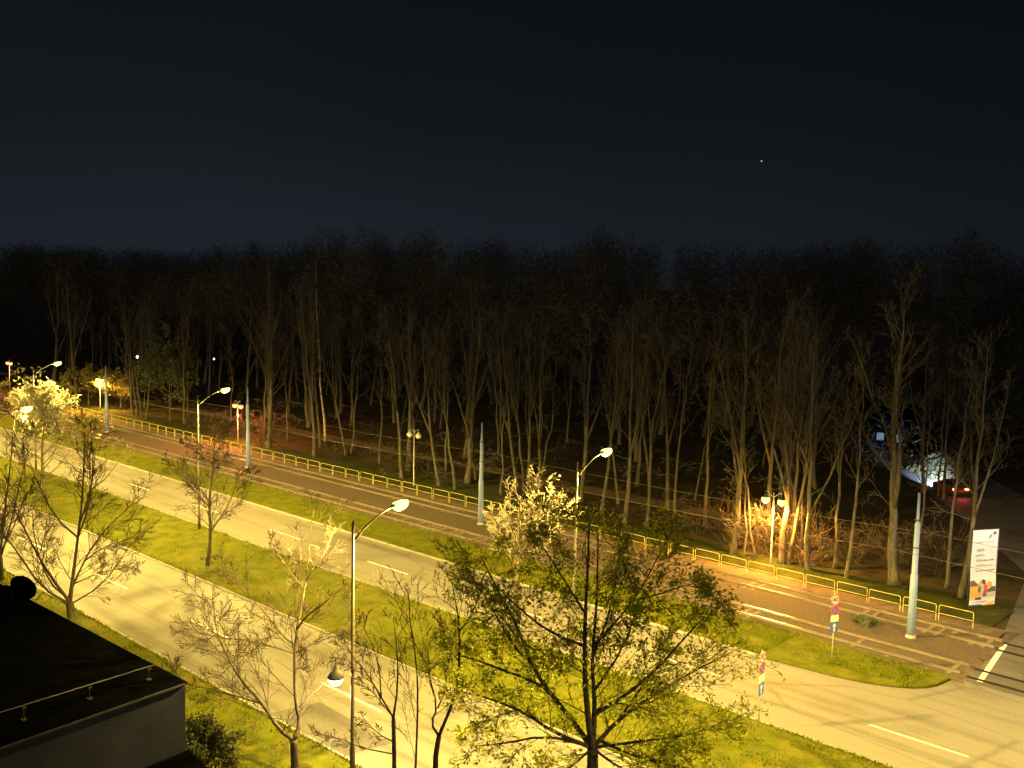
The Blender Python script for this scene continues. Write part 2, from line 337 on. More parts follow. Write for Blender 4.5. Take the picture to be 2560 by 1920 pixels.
# grass strip between road and tracks, narrowing to a rounded end at the side road
st = [(XL, 47.72), (-25.6, 47.72)] + [(p.x - 0.15, p.y + 0.1) for p in reversed(flare)] + [(-18.2, 52.3), (XL, 52.3)]
mb = MB(); mb.prism(st, -0.02, 0.09); mb.build('grass_strip', 'turf', kind='structure')
kerb_line(seg(XL, -25.5, 47.66))
tuft_sheet('track_bed', XL, -17.3, 52.35, 60.3, 0.075, 'ballast', 0.02, 500, 24)
def ragged_apron():
    r = random.Random(8); mb = MB(); n = 40
    for i in range(n + 1):
        y = 51.9 + (61.9 - 51.9) * i / n; mb.v += [(-17.42, y, .086), (-17.0 + r.uniform(-.12, .12), y, .035), (-16.75 + r.uniform(-.25, .22) - .05 * (y - 52), y, .0145)]
    for i in range(n): a = i * 3; mb.f += [(a, a + 1, a + 4, a + 3), (a + 1, a + 2, a + 5, a + 4)]
    mb.build('dirt_apron', 'path', smooth=True, kind='structure')
ragged_apron()
tuft_sheet('cinder_strip', XL, -17.6, 60.32, 62.0, 0.05, 'path', 0.05, 400, 3)
tuft_sheet('verge', XL, -18.5, 62.02, 66.5, 0.03, 'turf_dim', 0.10, 420, 5)
tuft_sheet('park_path', XL, -40, 74.0, 76.5, 0.02, 'path', 0.03, 200, 3)
# lane marks, each row one painted sheet
def dashes(name, xs, y, ln):
    mb = MB()
    for x in xs: mb.quad((x, y - .07, .0165), (x + ln, y - .07, .0165), (x + ln, y + .07, .0165), (x, y + .07, .0165))
    return mb.build(name, 'paint', kind='structure')
sheet('road_patch', [(-38.2, 24.7), (-32.4, 24.7), (-31.9, 26.9), (-37.6, 27.1)], 0.0155, 'asphalt_dark')
sheet('road_patch', [(-62.5, 40.4), (-55.0, 40.4), (-55.2, 41.3), (-62.2, 41.5)], 0.0155, 'asphalt_dark')
dashes('lane_marking', [-18.0 - 12.3 * i for i in range(-4, 20)], 43.72, 4.4)
dashes('lane_marking', [-39.4 - 12.8 * i for i in range(-6, 20)], 28.53, 4.7)
sheet('stop_line', [(-16.28, 52.8), (-16.0, 52.8), (-16.9, 59.9), (-17.18, 59.9)], 0.0165, 'paint')
# worn concrete apron at the mouth of the side road
def track(y, label):
    root = empty('tram_track', (-17.2, y, 0), label, 'tram track', 'pair of tram tracks')
    for s in (-0.7, 0.7):
        mb = MB(); x0 = XL + 17.2; n = 60
        for (w, z0, z1) in ((0.14, 0.06, 0.10), (0.03, 0.10, 0.17), (0.075, 0.17, 0.205)):
            mb.box((x0 / 2, s, (z0 + z1) / 2), (-x0, w, z1 - z0))
        mb.build('rail', 'rail', root)
        g = MB(); g.box((9.5, s, 0.012), (19.0, 0.30, 0.018)); g.build('rail', 'rail_dark', root)
    smb = MB(); smb.box((0, 0, 0), (0.25, 2.3, 0.14)); sme = smb.mesh('sleeper', 'sleeper')
    r = random.Random(int(y)); rest = MB()
    for i in range(470):
        x = -0.5 - i * 0.66
        if i < 100:
            o = child('sleeper', sme, root); o.location = (x, r.uniform(-.02, .02), 0.004 + r.uniform(-.045, .036)); o.rotation_euler = (0, r.uniform(-.01, .01), r.uniform(-.02, .02))
        else: rest.box((x, 0, 0.004 + r.uniform(-.045, .03)), (0.25, 2.3, 0.14))
    rest.build('sleepers', 'sleeper', root, kind='stuff')
    return root
track(53.75, 'tram track with bright rails beside the grass strip, nearer the road')
track(59.05, 'tram track with bright rails running beside the yellow barrier')

# grass blades
def blades(name, regions, seed, mat='blade'):
    rg = np.random.default_rng(seed); Vs = []
    for (x0, x1, y0, y1, z, n, hmin, hmax) in regions:
        x = x1 - (x1 - x0) * rg.random(n) ** 1.5; y = y0 + (y1 - y0) * rg.random(n)
        # clump
        cx = np.sin(x * 1.7 + y * 2.3) + np.sin(x * .6 - y * 1.1); keep = rg.random(n) < 0.55 + 0.22 * cx
        x = x[keep]; y = y[keep]; n = len(x)
        h = hmin + (hmax - hmin) * rg.random(n) ** 2; a = rg.random(n) * 2 * PI; w = 0.018 + 0.03 * rg.random(n)
        lx = (rg.random(n) - .5) * h * 1.2; ly = (rg.random(n) - .5) * h * 1.2
        p = np.empty((n, 3, 3)); p[:, 0] = np.stack([x - np.cos(a) * w, y - np.sin(a) * w, np.full(n, z)], 1)
        p[:, 1] = np.stack([x + np.cos(a) * w, y + np.sin(a) * w, np.full(n, z)], 1); p[:, 2] = np.stack([x + lx, y + ly, z + h], 1)
        Vs.append(p.reshape(-1, 3))
    v = np.concatenate(Vs); nt = len(v) // 3
    me = bpy.data.meshes.new(name); me.vertices.add(len(v)); me.vertices.foreach_set('co', v.astype(np.float32).ravel())
    me.loops.add(len(v)); me.loops.foreach_set('vertex_index', np.arange(len(v), dtype=np.int32))
    me.polygons.add(nt); me.polygons.foreach_set('loop_start', np.arange(0, len(v), 3, dtype=np.int32))
    me.update(calc_edges=True); me.validate(); me.materials.append(M[mat])
    o = bpy.data.objects.new(name, me); COL.objects.link(o); o['kind'] = 'stuff'; return o
tag(blades('grass', [(-110, -12.7, 33.0, 40.1, .1, 85000, .05, .15), (-100, -12.7, 32.88, 33.05, .09, 5000, .05, .16), (-100, -12.7, 40.05, 40.22, .09, 5000, .05, .16)], 1), 'bright mown grass on the median between the two carriageways', 'grass')
tag(blades('grass', [(-130, -26, 47.8, 52.4, .07, 50000, .05, .18), (-26, -18.4, 49.2, 52.4, .07, 5000, .05, .18)], 2), 'strip of grass between the far carriageway and the tram tracks', 'grass')
tag(blades('grass', [(-80, -8, 18.5, 24.4, .08, 60000, .06, .20), (-80, -8, 24.25, 24.5, .08, 6000, .06, .18)], 3), 'longer grass on the near verge under the street trees', 'grass')

# ------------------------------------------------------------------ trees
def polyline(r, p, d, L, n, curl, up):
    pts = [p.copy()]; d = d.normalized()
    for i in range(n):
        d = (d + V((r.gauss(0, curl), r.gauss(0, curl), r.gauss(0, curl) + up))).normalized()
        pts.append(pts[-1] + d * (L / n))
    return pts
def at(pts, f):
    x = f * (len(pts) - 1); i = min(int(x), len(pts) - 2); return pts[i].lerp(pts[i + 1], x - i), (pts[i + 1] - pts[i]).normalized()
def length(pts): return sum((b - a).length for a, b in zip(pts[:-1], pts[1:]))
def ramify(r, pts, r0, lev, spec, out):
    """adds side shoots to a limb; spec[lev] = (count, length factor, angle lo, angle hi, up, start)"""
    if lev >= len(spec): return
    cnt, lf, a0, a1, up_, st_ = spec[lev]; L = length(pts)
    n = max(1, int(round(cnt * r.uniform(.75, 1.25))))
    for i in range(n):
        f = st_ + (1 - st_) * (i + r.uniform(.1, .9)) / n
        p, t = at(pts, min(f, .995))
        ax = t.cross(V((r.gauss(0, 1), r.gauss(0, 1), r.gauss(0, 1)))).normalized()
        d = Matrix.Rotation(r.uniform(a0, a1), 3, ax) @ t
        l = L * lf * r.uniform(.6, 1.15) * (1.15 - .55 * f)
        rr = max(r0 * (1 - .7 * f) * .6, 0.0045)
        q = polyline(r, p, d, l, 4 if lev < 2 else 3, .10, up_)
        out.append((q, rr, lev)); ramify(r, q, rr, lev + 1, spec, out)
def leafcloud(mb, r, chains, lev, per, size, spread):
    for q, rr, lv in chains:
        if lv < lev: continue
        for f in (1.0, .5):
            p, t = at(q, f)
            for _ in range(per):
                c = p + V((r.gauss(0, spread), r.gauss(0, spread), r.gauss(0, spread)))
                a = V((r.gauss(0, 1), r.gauss(0, 1), r.gauss(0, .7))).normalized(); b = a.cross(V((r.gauss(0, 1), r.gauss(0, 1), r.gauss(0, 1)))).normalized()
                s = size * r.uniform(.6, 1.3)
                mb.quad(c - a * s * .6, c + b * s * .4, c + a * s * .6, c - b * s * .4)
def make_tree(name, root, limbs, spec, seed, bark='bark', twig='twig', leaf=None, tips=.012, minr=0.006, split=1):
    """limbs: list of (points, r0, r1, grow)"""
    r = random.Random(seed); tm = MB(); cm = MB(); chains = []
    for pts, r0, r1, grow in limbs:
        n = len(pts); sm = smoothpoly3(pts)
        k = len(sm); tm.tube(sm, [r0 + (r1 - r0) * (i / (k - 1)) ** .8 for i in range(k)], 7)
        if grow: ramify(r, sm, (r0 + r1) * .5 * grow if grow is not True else (r0 + r1) * .5, 0, spec, chains)
    for q, rr, lv in chains:
        n = len(q); rad = [max(rr * (1 - .75 * i / (n - 1)), minr) for i in range(n)]
        (tm if lv < split - 1 else cm).tube(q, rad, 5 if lv == 0 else (4 if lv == 1 else 3), cap=False)
    child('trunk', tm.mesh('trunk', bark, True), root)
    c = child('crown', cm.mesh('crown', twig), root)
    if leaf:
        lm = MB(); leafcloud(lm, r, chains, leaf['lev'], leaf['per'], leaf['size'], leaf['spread'])
        child('foliage', lm.mesh('foliage', leaf['mat']), c)
def smoothpoly3(pts):
    pts = [V(p) for p in pts]
    if len(pts) < 3: return pts
    q = [pts[0]]
    for a, b in zip(pts[:-1], pts[1:]): q += [a.lerp(b, .3), a.lerp(b, .7)]
    q.append(pts[-1]); return q
def drawn(limbs, ox, oy, z0, k, seed, spread=.55):
    """limb sketches (right, down) in units of k metres -> 3-D limbs leaning also into depth, each rooted on the limb it leaves"""
    r = random.Random(seed); res = []; placed = []
    for path, r0, r1, grow in limbs:
        pts = [((p[0] - ox) * k, z0 + (oy - p[1]) * k) for p in path]
        dep = r.uniform(-spread, spread) if grow else 0.0; w0 = 0.0
        if placed:
            best = None
            for Q, ra, rb in placed:
                n = len(Q) - 1
                for i in range(n):
                    for f in (0, .25, .5, .75, 1):
                        u = Q[i][0] + (Q[i + 1][0] - Q[i][0]) * f; v = Q[i][1] + (Q[i + 1][1] - Q[i][1]) * f; w = Q[i][2] + (Q[i + 1][2] - Q[i][2]) * f
                        d = (u - pts[0][0]) ** 2 + (v - pts[0][1]) ** 2
                        if best is None or d < best[0]: best = (d, u, v, w, ra + (rb - ra) * ((i + f) / n) ** .8)
            if math.sqrt(best[0]) < .45: pts[0] = (best[1], best[2]); w0 = best[3]; r0 = min(r0, best[4] * .92)
        acc = 0; Q = []
        for i, (u, v) in enumerate(pts):
            if i: acc += math.hypot(u - pts[i - 1][0], v - pts[i - 1][1])
            Q.append((u, v, w0 + dep * acc))
        placed.append((Q, r0, r1))
        res.append(([CR * u + CD * w + V((0, 0, v)) for u, v, w in Q], r0, r1, grow))
    return res
G_VERGE = 'trees along the near verge'
# the big spring tree in the middle foreground
t = empty('leafing_tree', (-17.75, 22.8, 0), 'large tree with dark limbs and small new leaves in the centre foreground', 'tree', G_VERGE)
L = [([(1066, 2920), (1062, 2200), (1060, 1800), (1050, 1520)], .24, .17, None),
     ([(1055, 1540), (1000, 1200), (985, 900), (985, 600), (1000, 250), (1000, -60)], .12, .02, .6),
     ([(1060, 1540), (1065, 1300), (1060, 1150), (1040, 950), (1075, 600), (1080, 100)], .11, .02, .6),
     ([(1040, 950), (1200, 560), (1250, 120)], .06, .015, .8),
     ([(1050, 890), (1350, 580), (1480, 390), (1600, 180)], .055, .015, .8),
     ([(1070, 1140), (1280, 850), (1370, 560)], .05, .012, .8),
     ([(1020, 1510), (850, 1300), (700, 1150), (620, 1030), (500, 760), (340, 520), (230, 330)], .10, .015, .7),
     ([(760, 1200), (600, 1080), (440, 990), (200, 850), (40, 790)], .07, .014, .8),
     ([(1020, 1515), (780, 1410), (600, 1280), (380, 1180), (150, 1120)], .075, .014, .8),
     ([(1085, 1500), (1250, 1350), (1500, 1230), (1800, 1110), (2120, 1010)], .09, .014, .75),
     ([(1080, 1320), (1280, 1180), (1480, 1020), (1680, 800), (1830, 640)], .075, .014, .8),
     ([(1240, 1340), (1420, 1150), (1620, 930)], .05, .012, .8),
     ([(980, 860), (740, 700), (500, 470), (350, 290)], .055, .013, .8),
     ([(985, 600), (850, 390), (700, 160), (640, 60)], .045, .012, .8),
     ([(1110, 1490), (1350, 1560), (1600, 1590), (1900, 1600)], .06, .012, .8),
     ([(1010, 1510), (720, 1440), (450, 1510), (220, 1540)], .06, .012, .8),
     ([(1060, 1520), (1350, 1480), (1750, 1440), (2000, 1330)], .06, .012, .8),
     ([(1040, 1540), (900, 1620), (700, 1700), (420, 1720)], .05, .012, .8),
     ([(1070, 1540), (1250, 1640), (1500, 1720), (1800, 1760)], .05, .012, .8),
     ([(1360, 580), (1560, 500), (1760, 400), (1960, 560)], .04, .012, .8),
     ([(620, 1030), (480, 920), (300, 640), (130, 430)], .045, .012, .8)]
make_tree('leafing_tree', t, drawn(L, 1060, 1520, 6.09, .00436, 5, .5),
          [(11, .40, .5, 1.1, .03, .12), (6, .62, .5, 1.0, .02, .12), (3, .6, .4, .9, .02, .2)], 21, 'bark_dark', 'twig_dark',
          dict(lev=2, per=3, size=.095, spread=.09, mat='leaf_spring'), minr=.007)
# forked bare tree lit by the small lamp
t = empty('bare_tree', (-32.6, 22.3, 0), 'bare forked tree lit warm by the small hanging lamp beside it', 'tree', G_VERGE)
L = [([(2040, 1760), (2035, 1600), (2030, 1500)], .17, .15, None),
     ([(2028, 1510), (1940, 1420), (1850, 1200), (1720, 1000), (1640, 780), (1600, 600), (1610, 380)], .10, .012, .9),
     ([(2045, 1510), (2070, 1420), (2020, 1300), (1985, 1100), (1970, 900), (1990, 700), (2010, 500), (2000, 250), (2010, 40)], .125, .012, .7),
     ([(1980, 860), (2060, 720), (2250, 560), (2380, 420)], .05, .01, .9),
     ([(1980, 950), (1880, 900), (1700, 700), (1500, 540), (1400, 430)], .05, .01, .9),
     ([(1960, 980), (1700, 850), (1500, 800), (1320, 700)], .045, .01, .9),
     ([(1840, 1180), (1600, 1080), (1350, 990), (1290, 900)], .045, .01, .9),
     ([(2060, 1330), (2160, 1210), (2330, 1130), (2420, 1000)], .04, .01, .9),
     ([(2000, 620), (1880, 420), (1790, 200)], .04, .01, .9), ([(2005, 560), (2120, 380), (2200, 180)], .04, .01, .9),
     ([(1990, 1000), (2150, 900), (2330, 840), (2450, 780)], .04, .01, .9),
     ([(1985, 1080), (2070, 1060), (2030, 940)], .03, .01, .9)]
make_tree('bare_tree', t, drawn(L, 2040, 1732, 0.1, .00588, 8, .6), [(12, .36, .5, 1.0, .06, .15), (6, .52, .45, 1.0, .05, .15), (6, .6, .4, .9, .03, .15)], 22, 'bark', 'twig_dark', minr=.0085)
# two small trees right of the lamp post
t = empty('bare_tree', (-26.64, 22.5, 0), 'slim dark bare tree just right of the near street lamp', 'tree', G_VERGE)
L = [([(1350, 2110), (1345, 1650), (1335, 1300)], .10, .07, None),
     ([(1330, 1310), (1250, 1150), (1130, 940), (1060, 880), (1010, 760)], .045, .008, .9), ([(1340, 1280), (1370, 1050), (1365, 800), (1340, 560)], .05, .008, .9),
     ([(1260, 1160), (1250, 900), (1200, 700), (1150, 560)], .035, .008, .9), ([(1335, 1320), (1200, 1170), (1090, 1080)], .03, .008, .9),
     ([(1345, 1480), (1230, 1380), (1140, 1220)], .03, .008, .9), ([(1345, 1550), (1100, 1520), (940, 1440), (850, 1480)], .03, .008, .9),
     ([(1475, 2100), (1478, 1650), (1475, 1300), (1450, 1050), (1400, 850), (1370, 640)], .06, .01, .8)]
make_tree('bare_tree', t, drawn(L, 1345, 1650, 2.41, .00527, 9, .5), [(9, .34, .5, .9, .06, .2), (5, .5, .45, .9, .05, .2), (4, .55, .4, .8, .03, .2)], 23, 'bark_dark', 'twig_dark', minr=.0085)
t = empty('bare_tree', (-24.58, 22.6, 0), 'dark forked bare tree just left of the large leafing tree', 'tree', G_VERGE)
L = [([(1600, 2300), (1560, 1650), (1590, 1440)], .11, .09, None),
     ([(1585, 1445), (1530, 1350), (1580, 1250), (1520, 1040), (1480, 900), (1390, 780), (1360, 430)], .05, .008, .8),
     ([(1600, 1435), (1700, 1150), (1730, 900), (1720, 600), (1690, 430), (1670, 330)], .07, .01, .8),
     ([(1580, 1250), (1640, 1100), (1620, 930)], .03, .008, .9), ([(1720, 1100), (1850, 1000), (1960, 900)], .03, .008, .9),
     ([(1725, 900), (1600, 760), (1560, 600)], .03, .008, .9), ([(1720, 700), (1820, 560), (1850, 400)], .03, .008, .9)]
make_tree('bare_tree', t, drawn(L, 1565, 1650, 3.16, .00507, 10, .5), [(9, .34, .5, .9, .06, .2), (5, .5, .45, .9, .05, .2), (3, .55, .4, .8, .03, .2)], 24, 'bark_dark', 'twig_dark', minr=.0085)
# left: wide multi-stemmed tree behind the dark roof
t = empty('bare_tree', (-57.2, 23.7, 0), 'wide bare tree of several upright stems rising behind the dark roof', 'tree', G_VERGE)
L = [([(512, 660), (508, 600), (500, 530)], .27, .22, None),
     ([(485, 530), (400, 330), (330, 130), (260, -130), (200, -330)], .11, .014, .8), ([(520, 530), (520, 200), (540, -200), (520, -640)], .14, .014, .7),
     ([(540, 480), (560, 300), (640, 130), (800, -60), (960, -180)], .08, .012, .9), ([(540, 545), (700, 430), (790, 260), (900, 90)], .06, .012, .9),
     ([(470, 545), (340, 400), (260, 170), (190, 0), (60, -130)], .09, .012, .9), ([(525, 150), (400, -50), (330, -300), (300, -480)], .07, .012, .9),
     ([(530, 0), (640, -200), (720, -420), (760, -560)], .07, .012, .9), ([(580, 240), (760, 120), (960, 60)], .05, .012, .9),
     ([(560, 420), (720, 320), (900, 330)], .04, .01, .9), ([(480, 500), (400, 380), (370, 100), (420, -200)], .08, .012, .8),
     ([(525, 100), (600, -100), (640, -400), (620, -660)], .07, .012, .8)]
make_tree('bare_tree', t, drawn(L, 510, 640, 0.05, .00846, 13, .6), [(11, .34, .45, .95, .06, .15), (6, .52, .45, 1.0, .05, .15), (5, .6, .4, .9, .03, .15)], 25, 'bark_dark', 'twig_dark', minr=.010)
t = empty('bare_tree', (-67.3, 23.4, 0), 'bare tree at the left edge, half hidden by the dish', 'tree', G_VERGE)
L = [([(0, 0), (0, -180)], .2, .16, None), ([(0, -170), (-30, -450), (-60, -800), (-50, -1120)], .1, .014, .8), ([(5, -170), (60, -420), (100, -760), (160, -1080)], .09, .014, .8),
     ([(0, -200), (10, -500), (40, -900), (40, -1180)], .1, .014, .8), ([(-10, -180), (-120, -400), (-220, -700)], .07, .012, .9), ([(30, -300), (150, -480), (260, -720)], .06, .012, .9)]
make_tree('bare_tree', t, drawn(L, 0, 0, 0.05, .0085, 14, .6), [(11, .34, .45, .95, .06, .15), (6, .52, .45, 1.0, .05, .15), (5, .6, .4, .9, .03, .15)], 26, 'bark_dark', 'twig_dark', minr=.013)
# trees on the median
G_MED = 'trees on the median'
t = empty('young_tree', (-61, 34.6, 0.1), 'young bare tree with upswept limbs standing alone on the grass median', 'tree', G_MED)
L = [([(1635, 1910), (1622, 1650), (1575, 1470), (1565, 1250), (1560, 1050), (1510, 870)], .16, .012, .8),
     ([(1580, 1480), (1450, 1250), (1330, 1080)], .05, .01, .9), ([(1640, 1640), (1750, 1450), (1800, 1280), (1910, 1220)], .06, .01, .9),
     ([(1570, 1250), (1640, 1120), (1760, 1050)], .05, .01, .9), ([(1600, 1570), (1500, 1400), (1390, 1330)], .04, .01, .9),
     ([(1565, 1150), (1450, 1050), (1380, 940)], .04, .01, .9), ([(1562, 1100), (1620, 960), (1640, 860)], .04, .01, .9)]
make_tree('young_tree', t, drawn(L, 1635, 1900, 0.0, .00872, 15, .6), [(12, .36, .5, 1.0, .05, .15), (6, .52, .45, 1.0, .04, .15), (5, .6, .4, .9, .03, .15)], 27, 'bark_dark', 'twig_dark', minr=.013)
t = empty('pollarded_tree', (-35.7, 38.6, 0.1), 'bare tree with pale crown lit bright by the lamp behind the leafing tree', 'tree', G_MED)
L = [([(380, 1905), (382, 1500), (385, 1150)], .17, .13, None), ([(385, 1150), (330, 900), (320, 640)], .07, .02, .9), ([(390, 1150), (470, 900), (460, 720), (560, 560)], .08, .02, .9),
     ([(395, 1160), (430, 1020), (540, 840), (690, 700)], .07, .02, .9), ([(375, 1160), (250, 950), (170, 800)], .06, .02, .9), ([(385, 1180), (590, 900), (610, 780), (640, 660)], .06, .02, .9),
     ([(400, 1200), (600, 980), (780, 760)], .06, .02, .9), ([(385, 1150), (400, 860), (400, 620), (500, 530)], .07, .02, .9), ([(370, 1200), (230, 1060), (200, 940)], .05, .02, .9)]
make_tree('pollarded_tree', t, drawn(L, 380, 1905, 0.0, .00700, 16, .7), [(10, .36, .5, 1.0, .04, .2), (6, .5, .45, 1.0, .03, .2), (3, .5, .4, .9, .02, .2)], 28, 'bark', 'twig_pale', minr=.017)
# generic upright bare tree used at the far left of the median
def generic_limbs(r, H, n, lean=.5, base=.2, rad=.16):
    L = [([V((0, 0, 0)), V((r.gauss(0, .1), r.gauss(0, .1), H * base)), V((r.gauss(0, .2), r.gauss(0, .2), H * .6)), V((r.gauss(0, .3), r.gauss(0, .3), H))], rad, .015, .7)]
    for i in range(n):
        f = base + (0.75 - base) * i / n; a = i * 2.4 + r.uniform(-.5, .5); l = H * .5 * (1.1 - f)
        p0 = V((0, 0, H * f)); p1 = p0 + V((math.cos(a) * l * lean * .8, math.sin(a) * l * lean * .8, l * .45)); p2 = p0 + V((math.cos(a) * l * lean * 1.2, math.sin(a) * l * lean * 1.2, l))
        L.append(([p0, p1, p2], rad * .5 * (1.1 - f), .012, .9))
    return L
r = random.Random(4)
t0 = empty('street_tree', (-83, 36.2, .1), 'leafless bushy tree in the glare at the far left of the median', 'tree', 'bushy trees at the far left of the median')
make_tree('street_tree', t0, generic_limbs(r, 8.2, 9, .8), [(7, .36, .5, 1.0, .05, .2), (4, .5, .45, 1.0, .04, .15), (3, .55, .4, .9, .03, .2)], 31, 'bark', 'twig', minr=.011)
for (x, y, rz, s) in ((-91, 35.5, 1.3, .9), (-97.5, 36.4, 2.9, .8), (-113, 35.8, 4.2, .95)):
    c = copy_tree(t0); c.location = (x, y, .1); c.rotation_euler.z = rz; c.scale = (s, s, s)
# leafy trees at the far left
def leafy(name, loc, label, H, n, seed, leafmat, size, per, lean=.8, base=.25, group=None, bark='bark', levs=((7, .36, .5, 1.0, .03, .2), (4, .5, .45, 1.0, .02, .15))):
    t = empty(name, loc, label, 'tree', group); r = random.Random(seed)
    make_tree(name, t, generic_limbs(r, H, n, lean, base), list(levs), seed, bark, 'twig', dict(lev=0, per=per, size=size, spread=size * 1.1, mat=leafmat), minr=.012)
    return t
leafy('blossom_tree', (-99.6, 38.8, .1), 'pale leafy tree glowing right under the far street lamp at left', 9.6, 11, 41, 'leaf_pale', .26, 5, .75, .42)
leafy('rounded_tree', (-151, 66.0, 0), 'rounded tree glowing orange around the park lamp at left', 5.8, 10, 42, 'leaf_olive', .22, 6, 1.7, .35)
leafy('rounded_tree', (-143.5, 67.5, 0), 'low spreading tree lit orange right of the park lamp at left', 5.2, 10, 43, 'leaf_olive', .22, 6, 1.5, .35)
leafy('evergreen_tree', (-127.6, 67.0, 0), 'grey green leafy tree between the two left lamp posts beyond the barrier', 11.5, 16, 44, 'leaf_green', .26, 6, .62, .22)
for (x, y, H, s) in ((-118, 51, 3.2, 45), (-150, 50.5, 6.5, 46), (-165, 51.5, 7.5, 47)):
    leafy('roadside_bush', (x, y, 0), {45: 'low leafy bush on the grass strip at the far left', 46: 'tall leafy bush beyond the pale lit tree at far left', 47: 'furthest tall leafy bush beside the tracks at the left edge'}[s], H, 9, s, 'leaf_olive', .2, 4, 1.1, .08)
leafy('shrub', (-34.6, 18.9, 0), 'dark leafy shrub against the corner of the low dark building', 2.6, 12, 51, 'leaf_dark', .11, 7, 1.1, .05)
leafy('weed_patch', (-24.2, 57.0, 0.05), 'low weedy plant by the foot of the right tram pole', .28, 12, 52, 'leaf_green', .07, 6, 4.5, .02, bark='twig')

# ------------------------------------------------------------------ forest
def forest_variant(seed, H, forks, rad, bark, low):
    r = random.Random(seed); tm = MB(); cm = MB(); ch = []
    wob = lambda z: V((r.gauss(0, .006 * z), r.gauss(0, .006 * z), 0))
    trunk = [V((0, 0, -.1)), V((0, 0, .5))]
    bend = V((r.uniform(-.9, .9), r.uniform(-.9, .9), 0)); n = 9
    for i in range(1, n + 1):
        f = i / n; trunk.append(bend * math.sin(f * PI * .8) * .8 + V((r.gauss(0, .08), r.gauss(0, .08), .5 + (H - .5) * f)))
    k = len(trunk)
    tm.tube(trunk, [rad * 1.5, rad * 1.15] + [max(rad * (1 - .92 * (i - 1) / (k - 2)), .02) for i in range(2, k)], 8)
    ramify(r, trunk, rad * .55, 0, [(14, .26, .35, .8, .09, .42), (6, .45, .4, .9, .05, .2), (4, .5, .4, .9, .03, .2)], ch)
    for i in range(forks):
        f = r.uniform(.22, .5); p, tt = at(trunk, f); a = r.uniform(0, 2 * PI); d = V((math.cos(a) * .35, math.sin(a) * .35, 1))
        q = polyline(r, p, d, H * (1 - f) * .85, 6, .07, .06); rr = rad * .55
        tm.tube(q, [max(rr * (1 - .9 * j / 6), .015) for j in range(7)], 6)
        ramify(r, q, rr * .6, 0, [(9, .28, .35, .8, .08, .35), (5, .45, .4, .9, .05, .2), (3, .5, .4, .9, .03, .2)], ch)
    for i in range(low):
        f = r.uniform(.08, .42); p, tt = at(trunk, f); a = r.uniform(0, 2 * PI); d = V((math.cos(a), math.sin(a), r.uniform(-.1, .5)))
        q = polyline(r, p, d, r.uniform(1.2, 3.2), 4, .2, .02); ch.append((q, .028, 0)); ramify(r, q, .02, 1, [None, (5, .5, .4, 1.0, .0, .2), (3, .5, .4, .9, .0, .2)], ch)
    for q, rr, lv in ch:
        n = len(q); cm.tube(q, [max(rr * (1 - .75 * i / (n - 1)), .011) for i in range(n)], 4 if lv == 0 else 3, cap=False)
    return tm.mesh('trunk', bark, True), cm.mesh('crown', 'twig_wood'), H
FV = [forest_variant(100, 17.5, 1, .20, 'bark_wood', 3), forest_variant(101, 19, 2, .26, 'bark_wood', 2), forest_variant(102, 15.5, 0, .13, 'bark_wood', 5), forest_variant(103, 18, 2, .20, 'bark_wood', 4),
      forest_variant(104, 16.5, 1, .16, 'bark_wood', 3), forest_variant(105, 19.5, 3, .34, 'bark_wood', 3), forest_variant(106, 15, 0, .10, 'bark_wood', 6), forest_variant(107, 21, 0, .17, 'bark_pale', 1)]
def ftree(x, y, var, label, group=None, s=1.0, rz=None, lean=(0, 0), name='forest_tree'):
    tme, cme, H = FV[var]
    t = empty(name, (x, y, 0), label, 'tree', group, RNG.uniform(0, 6.28) if rz is None else rz, sc=s)
    if lean != (0, 0):
        m = Matrix.Rotation(t.rotation_euler.z, 3, 'Z'); ax = V((-lean[1], lean[0], 0)); ang = ax.length
        m = Matrix.Rotation(ang, 3, ax.normalized()) @ m; t.rotation_euler = m.to_euler()
    child('trunk', tme, t); child('crown', cme, t); return t
def lean_px(a):  # lean sideways as seen from the street: a>0 to the right
    return (CR.x * a, CR.y * a)
G_EDGE = 'forest trees along the barrier'
ftree(-100.2, 65.0, 5, 'thick forked tree lit reddish beside the left park lamp', G_EDGE, .8, 1.0)
ftree(-100.4, 73.3, 7, 'tall pale birch trunk standing out against the dark wood at left', G_EDGE, 1.0, 2.0, lean_px(-.05), name='birch_tree')
ftree(-76.0, 64.9, 3, 'thick trunk leaning left just left of the unlit park lamp', G_EDGE, .95, .5, lean_px(-.14))
ftree(-70.8, 65.2, 0, 'left one of two close trunks right of the unlit park lamp', G_EDGE, .9, .3, lean_px(-.10))
ftree(-70.9, 66.1, 4, 'right one of two close trunks right of the unlit park lamp', G_EDGE, .9, 1.1, lean_px(-.04))
ftree(-68.5, 65.2, 4, 'slender trunk left of the middle tram pole and right of the close pair', G_EDGE, .95, 2.2, lean_px(-.08))
ftree(-64.3, 67.2, 6, 'thin trunk just right of the middle tram pole', G_EDGE, 1.1, 0.2, lean_px(-.07))
for i, (x, y) in enumerate(((-65.1, 70.4), (-64.5, 71.2), (-63.9, 70.0), (-63.0, 71.4), (-62.2, 70.3))):
    ftree(x, y, (0, 3, 4, 3, 6)[i], 'stem in the fan of trunks behind the pale lit crown', 'fan of stems right of the middle tram pole', .92, i * 1.3, lean_px((-.10, -.05, -.01, .04, .08)[i]))
ftree(-52.8, 68.0, 3, 'forked trunk directly under the right street lamp glow', G_EDGE, .9, .9, lean_px(.03))
ftree(-49.2, 66.6, 0, 'straight trunk right of the right street lamp, forking high', G_EDGE, 1.0, 2.6)
ftree(-47.6, 67.5, 4, 'trunk leaning right, bare of low twigs, mid right', G_EDGE, .95, 3.3, lean_px(.13))
